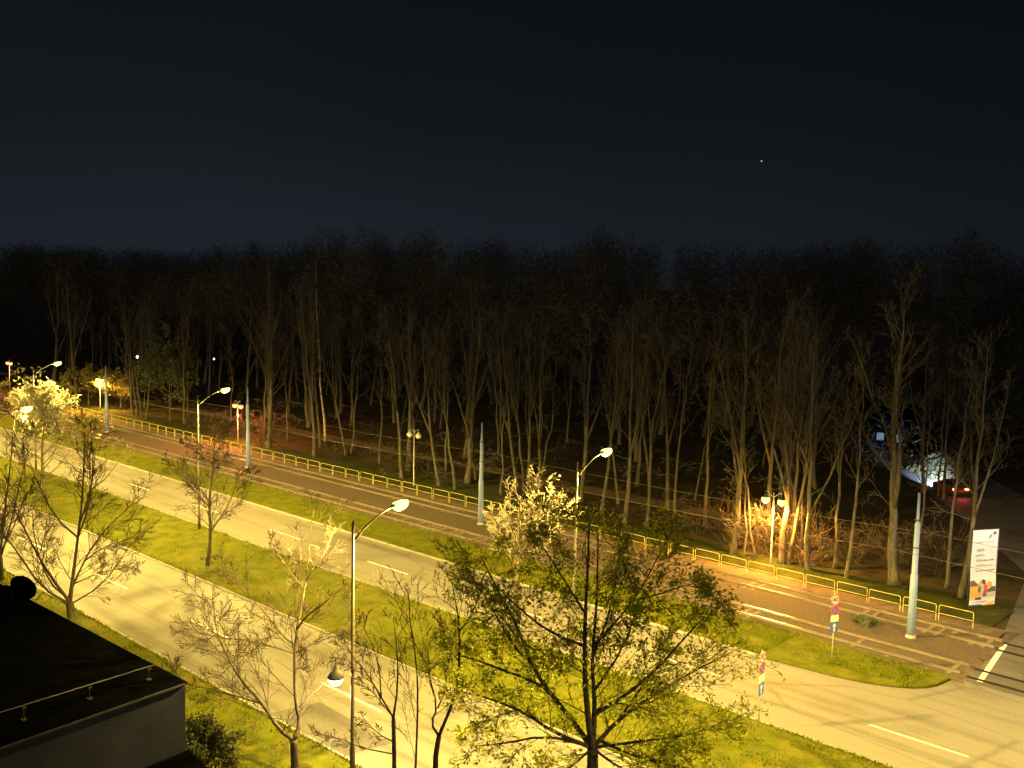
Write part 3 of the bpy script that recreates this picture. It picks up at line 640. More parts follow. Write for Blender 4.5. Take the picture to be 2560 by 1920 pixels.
ftree(-47.7, 71.6, 2, 'thin curved trunk leaning right behind the mid right grass', G_EDGE, 1.0, 1.3, lean_px(.10))
ftree(-44.1, 70.9, 4, 'trunk leaning slightly right at left of the twin lamp glow', G_EDGE, 1.05, 4.0, lean_px(.06))
ftree(-37.8, 64.9, 1, 'thick trunk lit gold left of the twin park lamp', G_EDGE, .95, 1.9)
ftree(-36.6, 64.4, 6, 'left of the two thin pale trunks beside the twin park lamp', G_EDGE, .95, .7, lean_px(-.06))
ftree(-36.0, 64.9, 6, 'right of the two thin pale trunks beside the twin park lamp', G_EDGE, 1.0, 2.7, lean_px(-.06))
ftree(-33.9, 65.0, 1, 'bright double trunk right beside the right globe of the twin lamp', G_EDGE, .9, 2.9, lean_px(.02))
ftree(-33.5, 65.3, 4, 'slim bright stem against the double trunk at the twin lamp', G_EDGE, .95, .4, lean_px(.045))
ftree(-31.9, 65.1, 3, 'golden trunk with a raised fork right of the twin lamp', G_EDGE, .95, 5.2, lean_px(-.02))
ftree(-30.8, 67.1, 4, 'straight slim trunk between the golden fork and the thin one', G_EDGE, .9, 1.5, lean_px(.03))
ftree(-29.0, 65.1, 2, 'thin straight trunk left of the wide dim trunk at right', G_EDGE, 1.0, 4.4)
ftree(-26.2, 66.3, 5, 'wide dim trunk left of the right tram pole', G_EDGE, 1.0, 3.8)
ftree(-23.4, 68.4, 2, 'slim trunk leaning right between the right tram pole and the banner', G_EDGE, 1.0, .9, lean_px(.09))
ftree(-21.9, 66.8, 0, 'trunk directly behind the left edge of the banner', G_EDGE, .95, 2.4, lean_px(.03))
for i, (x, y) in enumerate(((-136.9, 66.2), (-133.3, 65.2), (-133.6, 65.9), (-131.3, 65.4))):
    ftree(x, y, (3, 2, 4, 2)[i], 'dim slender trunk in the clump left of the grey green tree', 'clump of trunks left of the grey green tree', .9, i * 1.7, lean_px((-.08, -.05, .0, .04)[i]))
taken = [(o.location.x, o.location.y) for o in COL.objects if o.type == 'EMPTY' and o.name.startswith(('forest_tree', 'birch'))]
extra = [(-92.2, 65.8), (-90.4, 68.8), (-91.2, 70.2), (-70.3, 68.6), (-70.8, 70.2), (-57.2, 70.5), (-57.9, 80.2), (-57.9, 82.3), (-50.0, 74.1), (-50.4, 79.1), (-37.4, 69.2), (-36.3, 71.0), (-34.5, 69.1), (-124.4, 67.4), (-143, 71), (-160, 68), (-113, 67.5), (-107, 69.5), (-84, 68.5)]
rr = random.Random(77)
tries = 0
while len(extra) < 150 and tries < 20000:
    tries += 1
    y = 67.5 + 62 * rr.random() ** 1.05; x = -(22 + (y - 66) * .33) - rr.random() * (150 + (y - 66) * 1.6)
    if y < 79 and 73 < y < 77.5: continue
    if x > -30 - (y - 66) * .52 and y > 78: continue       # keep the side road and the view down it open
    d = 3.3 + (y - 66) * .02
    if all((x - a) ** 2 + (y - b) ** 2 > d * d for a, b in extra + taken): extra.append((x, y))
for i, (x, y) in enumerate(extra):
    ftree(x, y, rr.choice((0, 1, 2, 3, 4, 4, 6, 5)), 'bare forest tree fading into the dark of the wood', 'dim trees inside the wood', rr.uniform(.85, 1.1), None, (rr.gauss(0, .055), rr.gauss(0, .055)))
# dark trunks in front of the lit slope at the right
for i, (x, y) in enumerate(((-36.9, 99.5), (-35.2, 99), (-34.2, 97.5), (-33.0, 97.0), (-31.6, 98))):
    ftree(x, y, (0, 2, 4, 6, 4)[i], 'dark trunk in silhouette before the bluish lit slope', 'trunks before the lit slope', .9, i * 2.1)
# undergrowth
def shrub_mesh(seed, H, n):
    r = random.Random(seed); cm = MB(); ch = []
    for i in range(n):
        a = r.uniform(0, 6.28); d = V((math.cos(a) * .9, math.sin(a) * .9, r.uniform(.5, 1.6)))
        q = polyline(r, V((r.gauss(0, .15), r.gauss(0, .15), 0)), d, H * r.uniform(.7, 1.2), 5, .16, -.01); ch.append((q, .022, 0)); ramify(r, q, .016, 0, [(6, .45, .4, 1.1, .0, .2), (4, .5, .4, 1.0, .0, .2)], ch)
    for q, w, lv in ch: cm.tube(q, [max(w * (1 - .7 * i / (len(q) - 1)), .009) for i in range(len(q))], 3, cap=False)
    return cm.mesh('bare_shrub', 'twig_shrub')
SH = [shrub_mesh(s, h, n) for s, h, n in ((1, 2.6, 11), (2, 3.4, 10), (3, 1.8, 12))]
def shrub(x, y, k, s, label, group, name='bare_shrub'):
    o = bpy.data.objects.new(name, SH[k]); COL.objects.link(o); o.location = (x, y, 0); o.rotation_euler.z = RNG.uniform(0, 6.28); o.scale = (s, s, s)
    return tag(o, label, 'shrub', group)
for x, y, k, s in ((-39.2, 66.2, 1, 1.4), (-38.2, 66.8, 0, 1.5), (-33.0, 66.0, 1, 1.5), (-32.2, 66.8, 0, 1.6), (-35.2, 66.4, 1, 1.4)):
    shrub(x, y, k, s, 'tangle of bare twigs lit orange around the twin park lamp', 'twiggy shrubs around the twin park lamp')
for x, y, k, s in ((-30.2, 69.6, 0, 1.2), (-28.2, 70.5, 1, 1.0), (-27.4, 69.4, 2, 1.2), (-24.8, 70.4, 0, 1.0), (-29.4, 73.5, 1, 1.1), (-25.6, 74, 1, 1.2)):
    shrub(x, y, k, s, 'brown leafless shrub in the undergrowth near the right tram pole', 'undergrowth near the right tram pole')
for x, y, k, s in ((-101.5, 64.6, 1, 1.5), (-98.6, 65.8, 0, 1.4), (-104.2, 65.4, 1, 1.3)):
    shrub(x, y, k, s, 'bare shrub lit red by the left park lamp', 'shrubs around the left park lamp')
for x, y, k, s in ((-75, 67, 1, 1.3), (-78.5, 65.5, 0, 1.3), (-80, 68, 1, 1.2), (-60, 68, 0, 1.2), (-56, 66, 2, 1.5), (-89, 66, 2, 1.2), (-43, 68, 2, 1.4), (-40.5, 70.5, 0, 1.2), (-112, 66, 0, 1.3), (-120, 66, 1, 1.1)):
    shrub(x, y, k, s, 'dim leafless shrub at the edge of the wood', 'shrubs at the edge of the wood')
# the far wood: one dark mass of twigs no one could count
def far_wood():
    rg = np.random.default_rng(5); P = []
    pitch, yaw = 0.10128, 0.754162
    sky = ((-2600, 560), (-200, 548), (0, 548), (230, 566), (410, 578), (470, 566), (545, 540), (600, 570), (660, 532), (740, 514), (800, 522), (850, 548), (930, 524), (990, 548), (1100, 550), (1220, 552), (1290, 516), (1370, 522), (1420, 548), (1560, 560), (1700, 566), (1790, 548), (1870, 540), (1960, 560), (2060, 522), (2130, 548), (2212, 600), (2500, 590))
    def skyline(x, y):
        dep = -math.sin(yaw) * x + math.cos(yaw) * y; lat = math.cos(yaw) * x + math.sin(yaw) * y; q = 1106 + 2150 * lat / max(dep, 1)
        for (a, ta), (b, tb) in zip(sky[:-1], sky[1:]):
            if a <= q <= b: t = ta + (tb - ta) * (q - a) / (b - a); return 20 + dep * (632 + (q - 0) * .0193 - t) / 2150
        return 24
    for i in range(620):
        y = 78 + 150 * rg.random() ** 1.1; fr = rg.random(); x = -(38 + (y - 66) * .36) - fr * (150 + (y - 66) * 2.2)
        if i < 90: x = -300 - 480 * rg.random(); y = 110 + 170 * rg.random()
        elif i < 190: y = 112 + 90 * rg.random(); x = -(22 + (y - 66) * .18) - 45 * rg.random()
        top = 21.5 + 2.6 * rg.random() ** 2 + 1.5 * math.sin(x * .05) + 1.3 * math.sin(x * .13 + 2); cr = 2.4 + 2.4 * rg.random(); top = min(skyline(x, y) - (0.3 + 2.4 * rg.random() ** 1.5 if y > 100 else 1.5 + 3 * rg.random()), 31); ch = top * (.55 if y > 105 else .42)
        n = 640; u = rg.normal(0, 1, (n, 3)); u /= np.linalg.norm(u, axis=1)[:, None]; u *= rg.random(n)[:, None] ** .45
        P.append(np.array([x, y, top - ch * .5]) + u * np.array([cr, cr, ch * .5]))
        if y > 112:                                            # the unlit depth of the wood, down to the ground
            n = 130; P.append(np.stack([x + rg.normal(0, 3, n), y + rg.normal(0, 3, n), rg.random(n) * top * .6], 1))
    c = np.concatenate(P); n = len(c)
    a = rg.normal(0, 1, (n, 3)); a[:, 2] += .5; a /= np.linalg.norm(a, axis=1)[:, None]; b = np.cross(a, rg.normal(0, 1, (n, 3))); b /= np.linalg.norm(b, axis=1)[:, None]
    l = (.25 + .5 * rg.random(n))[:, None]; w = (.05 + .10 * rg.random(n))[:, None]
    v = np.stack([c - a * l, c + b * w, c + a * l], 1).reshape(-1, 3)
    me = bpy.data.meshes.new('far_wood'); me.vertices.add(len(v)); me.vertices.foreach_set('co', v.astype(np.float32).ravel())
    me.loops.add(len(v)); me.loops.foreach_set('vertex_index', np.arange(len(v), dtype=np.int32))
    me.polygons.add(n); me.polygons.foreach_set('loop_start', np.arange(0, len(v), 3, dtype=np.int32)); me.update(calc_edges=True)
    me.materials.append(M['wood_mass']); o = bpy.data.objects.new('far_wood', me); COL.objects.link(o)
    tag(o, 'dark mass of bare treetops under the night sky', 'wood', kind='stuff')
far_wood()

# ------------------------------------------------------------------ street lamps
def throw(o):
    """road lantern optics: more light thrown along the road than straight down"""
    l = o.data; l.use_nodes = True; nt = l.node_tree; em = nt.nodes['Emission']
    g = nt.nodes.new('ShaderNodeNewGeometry'); sx = nt.nodes.new('ShaderNodeSeparateXYZ'); lk(nt, g.outputs['Incoming'], sx.inputs[0])
    prev = sx.outputs['Z']
    for op, v in (('ABSOLUTE', 0), ('MAXIMUM', 0.15), ('POWER', -1.55), ('MINIMUM', 3.6)):
        m = nt.nodes.new('ShaderNodeMath'); m.operation = op; lk(nt, prev, m.inputs[0]); m.inputs[1].default_value = v; prev = m.outputs[0]
    lt = nt.nodes.new('ShaderNodeMapRange'); lk(nt, sx.outputs['Z'], lt.inputs['Value']); lt.inputs['From Min'].default_value = -0.05; lt.inputs['From Max'].default_value = -0.37
    a = nt.nodes.new('ShaderNodeMath'); a.operation = 'MULTIPLY_ADD'; lk(nt, lt.outputs[0], a.inputs[0]); a.inputs[1].default_value = 1 - UPWARD; a.inputs[2].default_value = UPWARD   # a little light escapes upwards through the bowl
    m = nt.nodes.new('ShaderNodeMath'); m.operation = 'MULTIPLY'; lk(nt, prev, m.inputs[0]); lk(nt, a.outputs[0], m.inputs[1]); prev = m.outputs[0]
    lk(nt, prev, em.inputs['Strength'])
UPWARD = 0.05
SOD = (1.0, 0.69, 0.135)
def luminaire_shell():
    mb = MB(); n = 12; prof = []
    for i in range(9):
        f = i / 8; x = -.1 + .36 * f; w = .05 + .09 * math.sin(min(1, f * 1.15) * PI * .72); h = .04 + .045 * math.sin(f * PI * .9)
        ring = [V((0, math.cos(2 * PI * j / n) * w, math.sin(2 * PI * j / n) * h if math.sin(2 * PI * j / n) > 0 else 0.25 * math.sin(2 * PI * j / n) * h)) + V((x, 0, 0)) for j in range(n)]
        prof.append(ring)
    b = len(mb.v)
    for ring in prof: mb.v += [tuple(q) for q in ring]
    for i in range(8):
        for j in range(n): mb.f.append((b + i * n + j, b + i * n + (j + 1) % n, b + (i + 1) * n + (j + 1) % n, b + (i + 1) * n + j))
    mb.f.append(tuple(b + j for j in reversed(range(n)))); mb.f.append(tuple(b + 8 * n + j for j in range(n))); return mb
def bowl_mesh():
    mb = MB(); nu, nv = 16, 9; b = len(mb.v)
    for i in range(nv + 1):
        ph = -.45 + i / nv * (PI / 2 + .45)
        for j in range(nu):
            a = 2 * PI * j / nu; mb.v.append((.42 + .42 * math.cos(a) * math.cos(ph), .23 * math.sin(a) * math.cos(ph), -.03 - .25 * math.sin(ph)))
    for i in range(nv):
        for j in range(nu): mb.f.append((b + i * nu + j, b + i * nu + (j + 1) % nu, b + (i + 1) * nu + (j + 1) % nu, b + (i + 1) * nu + j))
    return mb
def hanging_lamp(parent, x, z, glass):
    """dark bell hood with a half-globe of glass under it"""
    h = MB(); h.lathe([(.02, z + .52), (.035, z + .50), (.04, z + .40), (.07, z + .36), (.12, z + .30), (.18, z + .22), (.22, z + .16)], 18, (x, 0, 0))
    hood = h.build('hood', 'dark_metal' if glass != 'off_glass' else 'galv', parent, True)
    g = MB(); g.lathe([(.16, z + .20), (.26, z + .13), (.31, z + .02), (.305, z - .07), (.26, z - .17), (.17, z - .25), (.06, z - .29), (.01, z - .295)], 18, (x, 0, 0))
    g.build('glass_bowl', glass, parent, True)
def hook_arm(x, z0, ztop):
    s = 1 if x > 0 else -1; pts = []
    for i in range(9):
        f = i / 8; pts.append(V((x * math.sin(f * PI / 2) ** .9 if i else 0, 0, z0 + (ztop - z0) * math.sin(f * PI * .62) / math.sin(PI * .62) if f < 1 else ztop)))
    return pts
def street_lamp(x, y, label, group='tall street lamps along the dual carriageway', power=15500, bracket=False, top=10.5, ry=0, col=SOD):
    t = empty('street_lamp', (x, y, 0.05), label, 'street lamp', group, PI / 2 + ry)    # local +x points across the road (+y)
    p = MB(); p.tube([V((0, 0, 0)), V((0, 0, 1.2)), V((0, 0, 1.25)), V((0, 0, top))], [.11, .11, .085, .05], 12); p.build('pole', 'lamp_pole', t, True)
    a = MB(); pts = [V((0, 0, top - .78)), V((.25, 0, top - .62)), V((.6, 0, top - .35)), V((1.1, 0, top - .05)), V((1.6, 0, top + .16)), V((2.05, 0, top + .27))]
    a.tube(pts, [.045, .045, .042, .038, .034, .03], 8); a.tube([V((0, 0, top - .32)), V((.42, 0, top - .5))], .02, 6)
    a.build('arm', 'lamp_pole', t, True)
    rot = Matrix.Rotation(-.12, 4, 'Y'); l = luminaire_shell().build('luminaire', 'galv', t, True); l.matrix_local = Matrix.Translation((2.0, 0, top + .28)) @ rot
    b = bowl_mesh().build('glass_bowl', 'sodium', l, True)
    throw(lamp('lamp_light', 'POINT', (2.42, 0, top - .13), power, col, t, .16))
    if bracket:
        c = MB(); pts = [V((0, 0, 4.40)), V((0, .25, 4.56)), V((0, .6, 4.70)), V((0, .95, 4.70)), V((0, 1.12, 4.58)), V((0, 1.12, 4.3))]; c.tube(pts, .022, 7)
        c.tube([V((0, 0, 4.2)), V((0, 0, 4.6))], .075, 10); c.build('bracket', 'dark_metal', t, True)
        hb = MB(); hb.lathe([(.02, 4.34), (.04, 4.32), (.05, 4.2), (.12, 4.12), (.25, 3.98), (.33, 3.84), (.345, 3.78)], 18, (0, 1.12, 0)); hb.build('hood', 'dark_metal', t, True)
        gb = MB(); gb.lathe([(.325, 3.775), (.32, 3.70), (.27, 3.58), (.17, 3.49), (.06, 3.455), (.01, 3.45)], 18, (0, 1.12, 0)); gb.build('glass_bowl', 'warm_glass', t, True)
        lamp('lamp_light', 'POINT', (0, 1.12, 3.36), 1100, (1.0, .72, .36), t, .1)
    return t
street_lamp(-30.8, 23.8, 'tall single arm street lamp with a small hanging lamp on its pole, centre foreground', bracket=True, power=18500)
street_lamp(-69.2, 23.6, 'street lamp glowing at the left edge over the near carriageway', top=10.6, power=18500)
street_lamp(-107.6, 23.6, 'street lamp far along the near carriageway, out at the left', top=10.6, power=18500)
street_lamp(-1.5, 23.8, 'street lamp by the near carriageway outside the right of the view', power=5000)
street_lamp(-70.8, 39.5, 'single arm street lamp on the median left of the left tram pole', top=10.7)
street_lamp(-32.35, 39.5, 'street lamp with curved arm against the wood, pole hidden by the leafing tree', top=10.75)
street_lamp(-5.0, 39.5, 'street lamp on the median outside the right of the view', power=13500)
street_lamp(-8.0, 62.6, 'street lamp on the side road outside the right of the view', power=2600, ry=PI / 2, col=(1.0, .80, .62))
street_lamp(-103.0, 39.5, 'bright far street lamp just above the glowing pale leafy tree at left', top=10.6)
street_lamp(-141.5, 39.5, 'farthest street lamp on the median, beyond the left edge', top=10.6)

# ------------------------------------------------------------------ park lamps with two hanging bowls
def park_lamp(x, y, label, glass, col=None, power=0, h=5.35):
    t = empty('park_lamp', (x, y, 0), label, 'park lamp', 'twin arm park lamps beyond the barrier')
    p = MB(); p.tube([V((0, 0, 0)), V((0, 0, .9)), V((0, 0, .95)), V((0, 0, h))], [.075, .075, .055, .042], 10); p.build('pole', 'galv', t, True)
    for s in (-1, 1):
        a = MB(); a.tube([V((0, 0, h - .35)), V((s * .25, 0, h - .12)), V((s * .48, 0, h + .06)), V((s * .62, 0, h + .06)), V((s * .64, 0, h - .05))], .022, 6); a.build('arm', 'galv', t, True)
        hanging_lamp(t, s * .64, h - .56, glass)
        if power: lamp('lamp_light', 'SPOT', (s * .64, 0, h - .98), power, col, t, .12, 180, .25, (0, 0, -1)); lamp('lamp_light', 'POINT', (s * .64, 0, h - .99), power * .10, col, t, .12)
    return t
park_lamp(-34.35, 64.25, 'twin park lamp glowing orange among trunks at right', 'orange_glass', (1.0, .42, .06), 8500)
park_lamp(-72.6, 63.5, 'unlit twin park lamp standing by the barrier', 'off_glass', h=5.6)
park_lamp(-105.3, 64.0, 'twin park lamp glowing reddish beside the left tram pole', 'red_glass', (1.0, .24, .08), 5000, 5.2)
park_lamp(-143.9, 64.6, 'twin park lamp glowing yellow inside the rounded orange trees', 'orange_glass', (1.0, .46, .05), 9000, 5.2)
park_lamp(-177.0, 64.0, 'farthest twin park lamp glowing red at the left edge', 'red_glass', (1.0, .32, .10), 1500, 5.4)

# ------------------------------------------------------------------ tram poles, wires, barrier
def tram_pole(x, y, label, h=8.5):
    t = empty('tram_pole', (x, y, 0.05), label, 'tram pole', 'stepped poles between the tram tracks')
    a = MB(); a.tube([V((0, 0, 0)), V((0, 0, 3.7)), V((0, 0, 3.78)), V((0, 0, 6.75)), V((0, 0, 6.83)), V((0, 0, h))], [.23, .205, .165, .145, .085, .07], 16); a.build('pole', 'tram_pole', t, True)
    b = MB(); b.lathe([(.30, 0), (.30, .12), (.26, .2)], 16); b.build('base_collar', 'kerb', t)
    c = MB(); c.tube([V((0, 0, 6.9)), V((0, 0, 6.98))], .18, 14); c.build('clamp', 'dark_metal', t); c = MB(); c.tube([V((0, 0, 5.3)), V((0, 0, 5.36))], .175, 14); c.build('clamp', 'dark_metal', t)
    return t
PX = ((-21.2, 56.6, 'pale stepped tram pole at right, in front of the dim wide trunk'), (-57.0, 57.2, 'pale stepped tram pole in the middle, left of the pale lit crown'),
      (-91.0, 56.5, 'pale stepped tram pole beside the reddish park lamp at left'), (-123.4, 56.2, 'farthest pale tram pole in front of the orange tree'))
for x, y, l in PX: tram_pole(x, y, l)
for y, z, dz, lab in ((59.05, 5.75, .3, 'thin overhead wire above the far tram track'), (53.75, 5.75, .3, 'thin overhead wire above the near tram track')):
    mb = MB(); pts = []
    xs = [15, -21.2, -57, -91, -123.4, -158, -193]
    for a, b in zip(xs[:-1], xs[1:]):
        for i in range(8): f = i / 8; pts.append(V((a + (b - a) * f, y, z - dz * 4 * f * (1 - f))))
    mb.tube(pts, .013, 5); tag(mb.build('overhead_wire', 'wire'), lab, 'wire', 'overhead tram wires')
for x, y, l in PX:
    mb = MB(); mb.tube([V((x, y + .16, 6.95)), V((x, 59.05, 5.78))], .010, 4); mb.tube([V((x, y - .16, 6.95)), V((x, 53.75, 5.78))], .010, 4); mb.tube([V((x, y, 5.38)), V((x, 59.05, 5.76))], .008, 4); mb.tube([V((x, y, 5.38)), V((x, 53.75, 5.76))], .008, 4)
    tag(mb.build('span_wire', 'wire'), 'hair thin span wires carried by the ' + {-21.2: 'right tram pole', -57.0: 'middle tram pole', -91.0: 'left tram pole', -123.4: 'farthest tram pole'}[x], 'wire', 'span wires on the tram poles')
def barrier_mesh():
    w = 2.0; r = .12; z0, z1 = .50, 1.03; t = .025
    pts = []
    for cx, cz, a0 in ((w - r, z1 - r, 0), (r, z1 - r, PI / 2), (r, z0 + .03, None), (w - r, z0 + .03, None)):
        if a0 is None: pts.append(V((0 if cx < 1 else w, 0, z0)))
        else:
            for i in range(5): a = a0 + PI / 2 * i / 4; pts.append(V((cx + r * math.cos(a), 0, cz + r * math.sin(a))))
    pts.append(pts[0]); f = MB()
    f.tube(pts[:11], t, 8); f.tube([V((0, 0, z0 + .01)), V((w, 0, z0 + .01))], t * .95, 8); f.tube([V((w, 0, z0)), pts[0]], t, 8)
    l = MB(); l.tube([V((0, 0, -.1)), V((0, 0, z0 + .02))], t, 8)
    return f.mesh('frame', 'yellow', True), l.mesh('leg', 'yellow', True)
fm, lm_ = barrier_mesh(); rb = random.Random(3)
p0 = empty('barrier_panel', (-21.15, 60.75, .05), 'end panel of the yellow tubular barrier nearest the side road', 'barrier', 'yellow barrier panels along the tracks')
child('frame', fm, p0); child('leg', lm_, p0); o = child('leg', lm_, p0); o.location = (2.0, 0, 0)
for i in range(1, 62):
    c = copy_tree(p0); c.location = (-21.15 - 2.17 * i, 60.75 + rb.uniform(-.03, .03), .05 + rb.uniform(-.02, .02)); c.rotation_euler = (rb.uniform(-.02, .02), rb.uniform(-.006, .006), rb.uniform(-.012, .012))
    c['label'] = 'yellow tubular barrier panel in the long row beyond the tracks'

# ------------------------------------------------------------------ road signs
def text_mesh(body, size, name, mat):
    cu = bpy.data.curves.new(name, 'FONT'); cu.body = body; cu.size = size; cu.align_x = 'CENTER'; cu.align_y = 'CENTER'; cu.offset = .008
    o = bpy.data.objects.new(name, cu); COL.objects.link(o); dg = bpy.context.evaluated_depsgraph_get()
    me = bpy.data.meshes.new_from_object(o.evaluated_get(dg)); bpy.data.objects.remove(o); me.materials.clear(); me.materials.append(M[mat]); return me
def disc(mb, r0, r1, z, x, n=32):
    b = len(mb.v)
    for r_ in (r0, r1):
        for j in range(n): mb.v.append((x, r_ * math.cos(2 * PI * j / n), z + r_ * math.sin(2 * PI * j / n)))
    if r0 < 1e-6: mb.f.append(tuple(b + n + j for j in range(n)))
    else:
        for j in range(n): mb.f.append((b + j, b + n + j, b + n + (j + 1) % n, b + (j + 1) % n))
def plate(mb, w, h, z, x, t=.012): mb.box((x - t / 2, 0, z), (t, w, h))
TXT = text_mesh('40', .36, 'speed_number', 'sign_black')
def sign_post(x, y, rz, label, h=3.7, zs=(3.38, 2.80, 2.36, 1.92)):
    t = empty('sign_post', (x, y, .05), label, 'road sign', 'sign posts either side of the far carriageway', rz)   # faces local +x
    p = MB(); p.tube([V((0, 0, -.1)), V((0, 0, h))], .032, 10); p.build('post', 'galv', t, True)
    def back(name, mk, mat='sign_white'):
        mb = MB(); mk(mb); return mb.build(name, mat, t)
    z = zs[0]; s = back('speed_limit_sign', lambda m: m.lathe([(.30, 0), (.30, .012)], 32, (.04, 0, z), Matrix.Rotation(PI / 2, 3, 'Y')))
    m = MB(); disc(m, .235, .298, z, .0545); m.build('red_ring', 'sign_red', s)
    o = child('speed_number', TXT, s); o.matrix_local = Matrix.Translation((.0555, 0, z)) @ Matrix(((0, 0, 1, 0), (1, 0, 0, 0), (0, 1, 0, 0), (0, 0, 0, 1)))
    z = zs[1]; s = back('no_stopping_sign', lambda m: m.lathe([(.28, 0), (.28, .012)], 32, (.04, 0, z), Matrix.Rotation(PI / 2, 3, 'Y')), 'sign_blue')
    m = MB(); disc(m, .240, .278, z, .0545)
    for a in (PI / 4, -PI / 4): m.box((.0545, 0, z), (.002, .48, .032), Matrix.Rotation(a, 3, 'X'))
    m.build('red_ring', 'sign_red', s)
    z = zs[2]; s = back('text_plate', lambda m: plate(m, .52, .34, z, .052), 'sign_yellow')
    m = MB()
    for i in range(3): m.box((.0535, 0.02 * (i - 1), z + .09 - i * .085), (.002, (.34, .26, .30)[i], .030))
    m.build('lettering', 'ink', s)
    z = zs[3]; s = back('one_way_sign', lambda m: plate(m, .50, .58, z - .05, .052), 'sign_blue')
    m = MB(); m.quad((.0545, -.055, z - .29), (.0545, .055, z - .29), (.0545, .055, z), (.0545, -.055, z)); m.quad((.0545, -.15, z), (.0545, .15, z), (.0545, 0, z + .19)); m.build('white_arrow', 'sign_white', s)
    return t
sign_post(-22.8, 49.9, math.radians(-22), 'sign post on the grass strip with a round speed limit sign on top')
sign_post(-21.4, 39.6, math.radians(4), 'sign post on the median seen nearly edge on beside the leaves')

# ------------------------------------------------------------------ banner
def banner():
    t = empty('banner', (-20.5, 63.9, 0), 'tall white printed banner on posts beside the side road', 'banner', None, math.radians(60))   # width along local x, front is local -y
    w, z0, z1 = 1.95, .42, 5.25
    rb = random.Random(2); mb = MB(); nx, nz = 10, 24
    prof = lambda u, v: -.02 * math.sin(u * 7 + v * 3) - .03 * math.sin(v * 5 + 1.3)
    for i in range(nx + 1):
        for j in range(nz + 1):
            u, v = i / nx, j / nz; mb.v.append((u * w + .02 * math.sin(v * 9), prof(u, v), z0 + (z1 - z0) * v))
    for i in range(nx):
        for j in range(nz): a = i * (nz + 1) + j; mb.f.append((a, a + nz + 1, a + nz + 2, a + 1))
    cl = mb.build('cloth', 'banner', t, True)
    for x in (-.05, w + .05):
        p = MB(); p.tube([V((x, .03, -.1)), V((x, .03, z1 + .1))], .04, 8); p.build('post', 'dark_metal', t, True)
    r_ = MB(); r_.tube([V((-.05, .03, z1 + .05)), V((w + .05, .03, z1 + .05))], .025, 8); r_.build('cross_bar', 'dark_metal', t, True)
    H = z1 - z0
    def pt(u, v, d=.06): return (u * w, -d, z0 + H * v)
    def poly(name, mat, *uv, d=.06): m = MB(); m.quad(*[pt(u, v, d) for u, v in uv]); m.build(name, mat, cl)
    def line(u0, u1, v, h, seed):
        m = MB(); rr = random.Random(seed); u = u0
        while u < u1 - .01:
            l = rr.uniform(.012, .032); top = h * rr.choice((.6, .6, .75, 1.0)); m.quad(pt(u, v), pt(u + l, v), pt(u + l * rr.uniform(.6, 1), v + top), pt(u + l * rr.uniform(0, .3), v + top)); u += l + rr.choice((.008, .010, .012, .03))
        m.build('lettering', 'ink', cl)
    for i, (u0, u1, v, h) in enumerate(((.13, .80, .835, .014), (.17, .50, .728, .026), (.17, .50, .660, .026), (.17, .88, .592, .026), (.17, .82, .525, .026), (.17, .88, .458, .026))): line(u0, u1, v, h, i)
    m = MB(); c = pt(.84, .955)
    m.quad(*[(c[0] + .10 * math.cos(a * PI / 6), c[1], c[2] + .10 * math.sin(a * PI / 6)) for a in range(12)]); m.build('emblem', 'ink_dark', cl)
    poly('emblem', 'ink', (.60, .88), (.68, .90), (.74, .945), (.66, .935), (.66, .915))
    # printed picture at the foot of the banner
    poly('printed_picture', 'ink_orange', (.01, .105), (.40, .105), (.40, .275), (.01, .255))
    poly('printed_picture', 'ink_brown', (.0, .258), (.36, .262), (.12, .345), (.0, .335), d=.063)
    poly('printed_picture', 'ink_orange', (.30, .262), (.50, .255), (.50, .30), (.36, .325), d=.063)
    poly('printed_picture', 'ink_orange', (.66, .24), (.86, .24), (.84, .30), (.72, .325), d=.063)
    poly('printed_picture', 'ink_dark', (.43, .30), (.60, .265), (.58, .335), (.50, .35), (.44, .335), d=.068)
    poly('printed_picture', 'ink_grey', (.38, .10), (.52, .12), (.54, .27), (.42, .285), d=.066)
    poly('printed_picture', 'ink_dark', (.30, .19), (.40, .17), (.42, .25), (.33, .26), d=.07)
    poly('printed_picture', 'ink_red', (.53, .19), (.68, .19), (.66, .275), (.54, .28), d=.07)
    poly('printed_picture', 'ink_dark', (.50, .12), (.60, .115), (.60, .19), (.53, .19), d=.07)
    poly('printed_picture', 'ink_red', (.60, .115), (.66, .12), (.67, .19), (.61, .19), d=.071)
    poly('printed_picture', 'ink_grey', (.66, .11), (.97, .10), (.97, .18), (.68, .17), d=.066)
    poly('printed_picture', 'ink_dark', (.68, .17), (.99, .18), (.99, .245), (.86, .245), (.70, .215), d=.066)
    poly('printed_picture', 'ink_grey', (.0, .075), (.36, .075), (.36, .108), (.0, .108), d=.066)
    poly('printed_picture', 'ink_dark', (.20, .08), (.46, .075), (.44, .115), (.22, .11), d=.07)
    m = MB(); rr = random.Random(9)
    for i in range(16): u = .10 + i * .04; m.quad(pt(u, .036 + i * .0006, .064), pt(u + .026, .037 + i * .0006, .064), pt(u + .026, .052 + i * .0006, .064), pt(u, .05 + i * .0006, .064))
    m.build('lettering', 'ink', cl)
    poly('colour_stripe', 'sign_blue', (.0, .0), (.50, .0), (.46, .018), (.0, .018))
    poly('colour_stripe', 'ink_orange', (.52, .0), (.92, .0), (.97, .05), (.90, .045), (.60, .012))
banner()

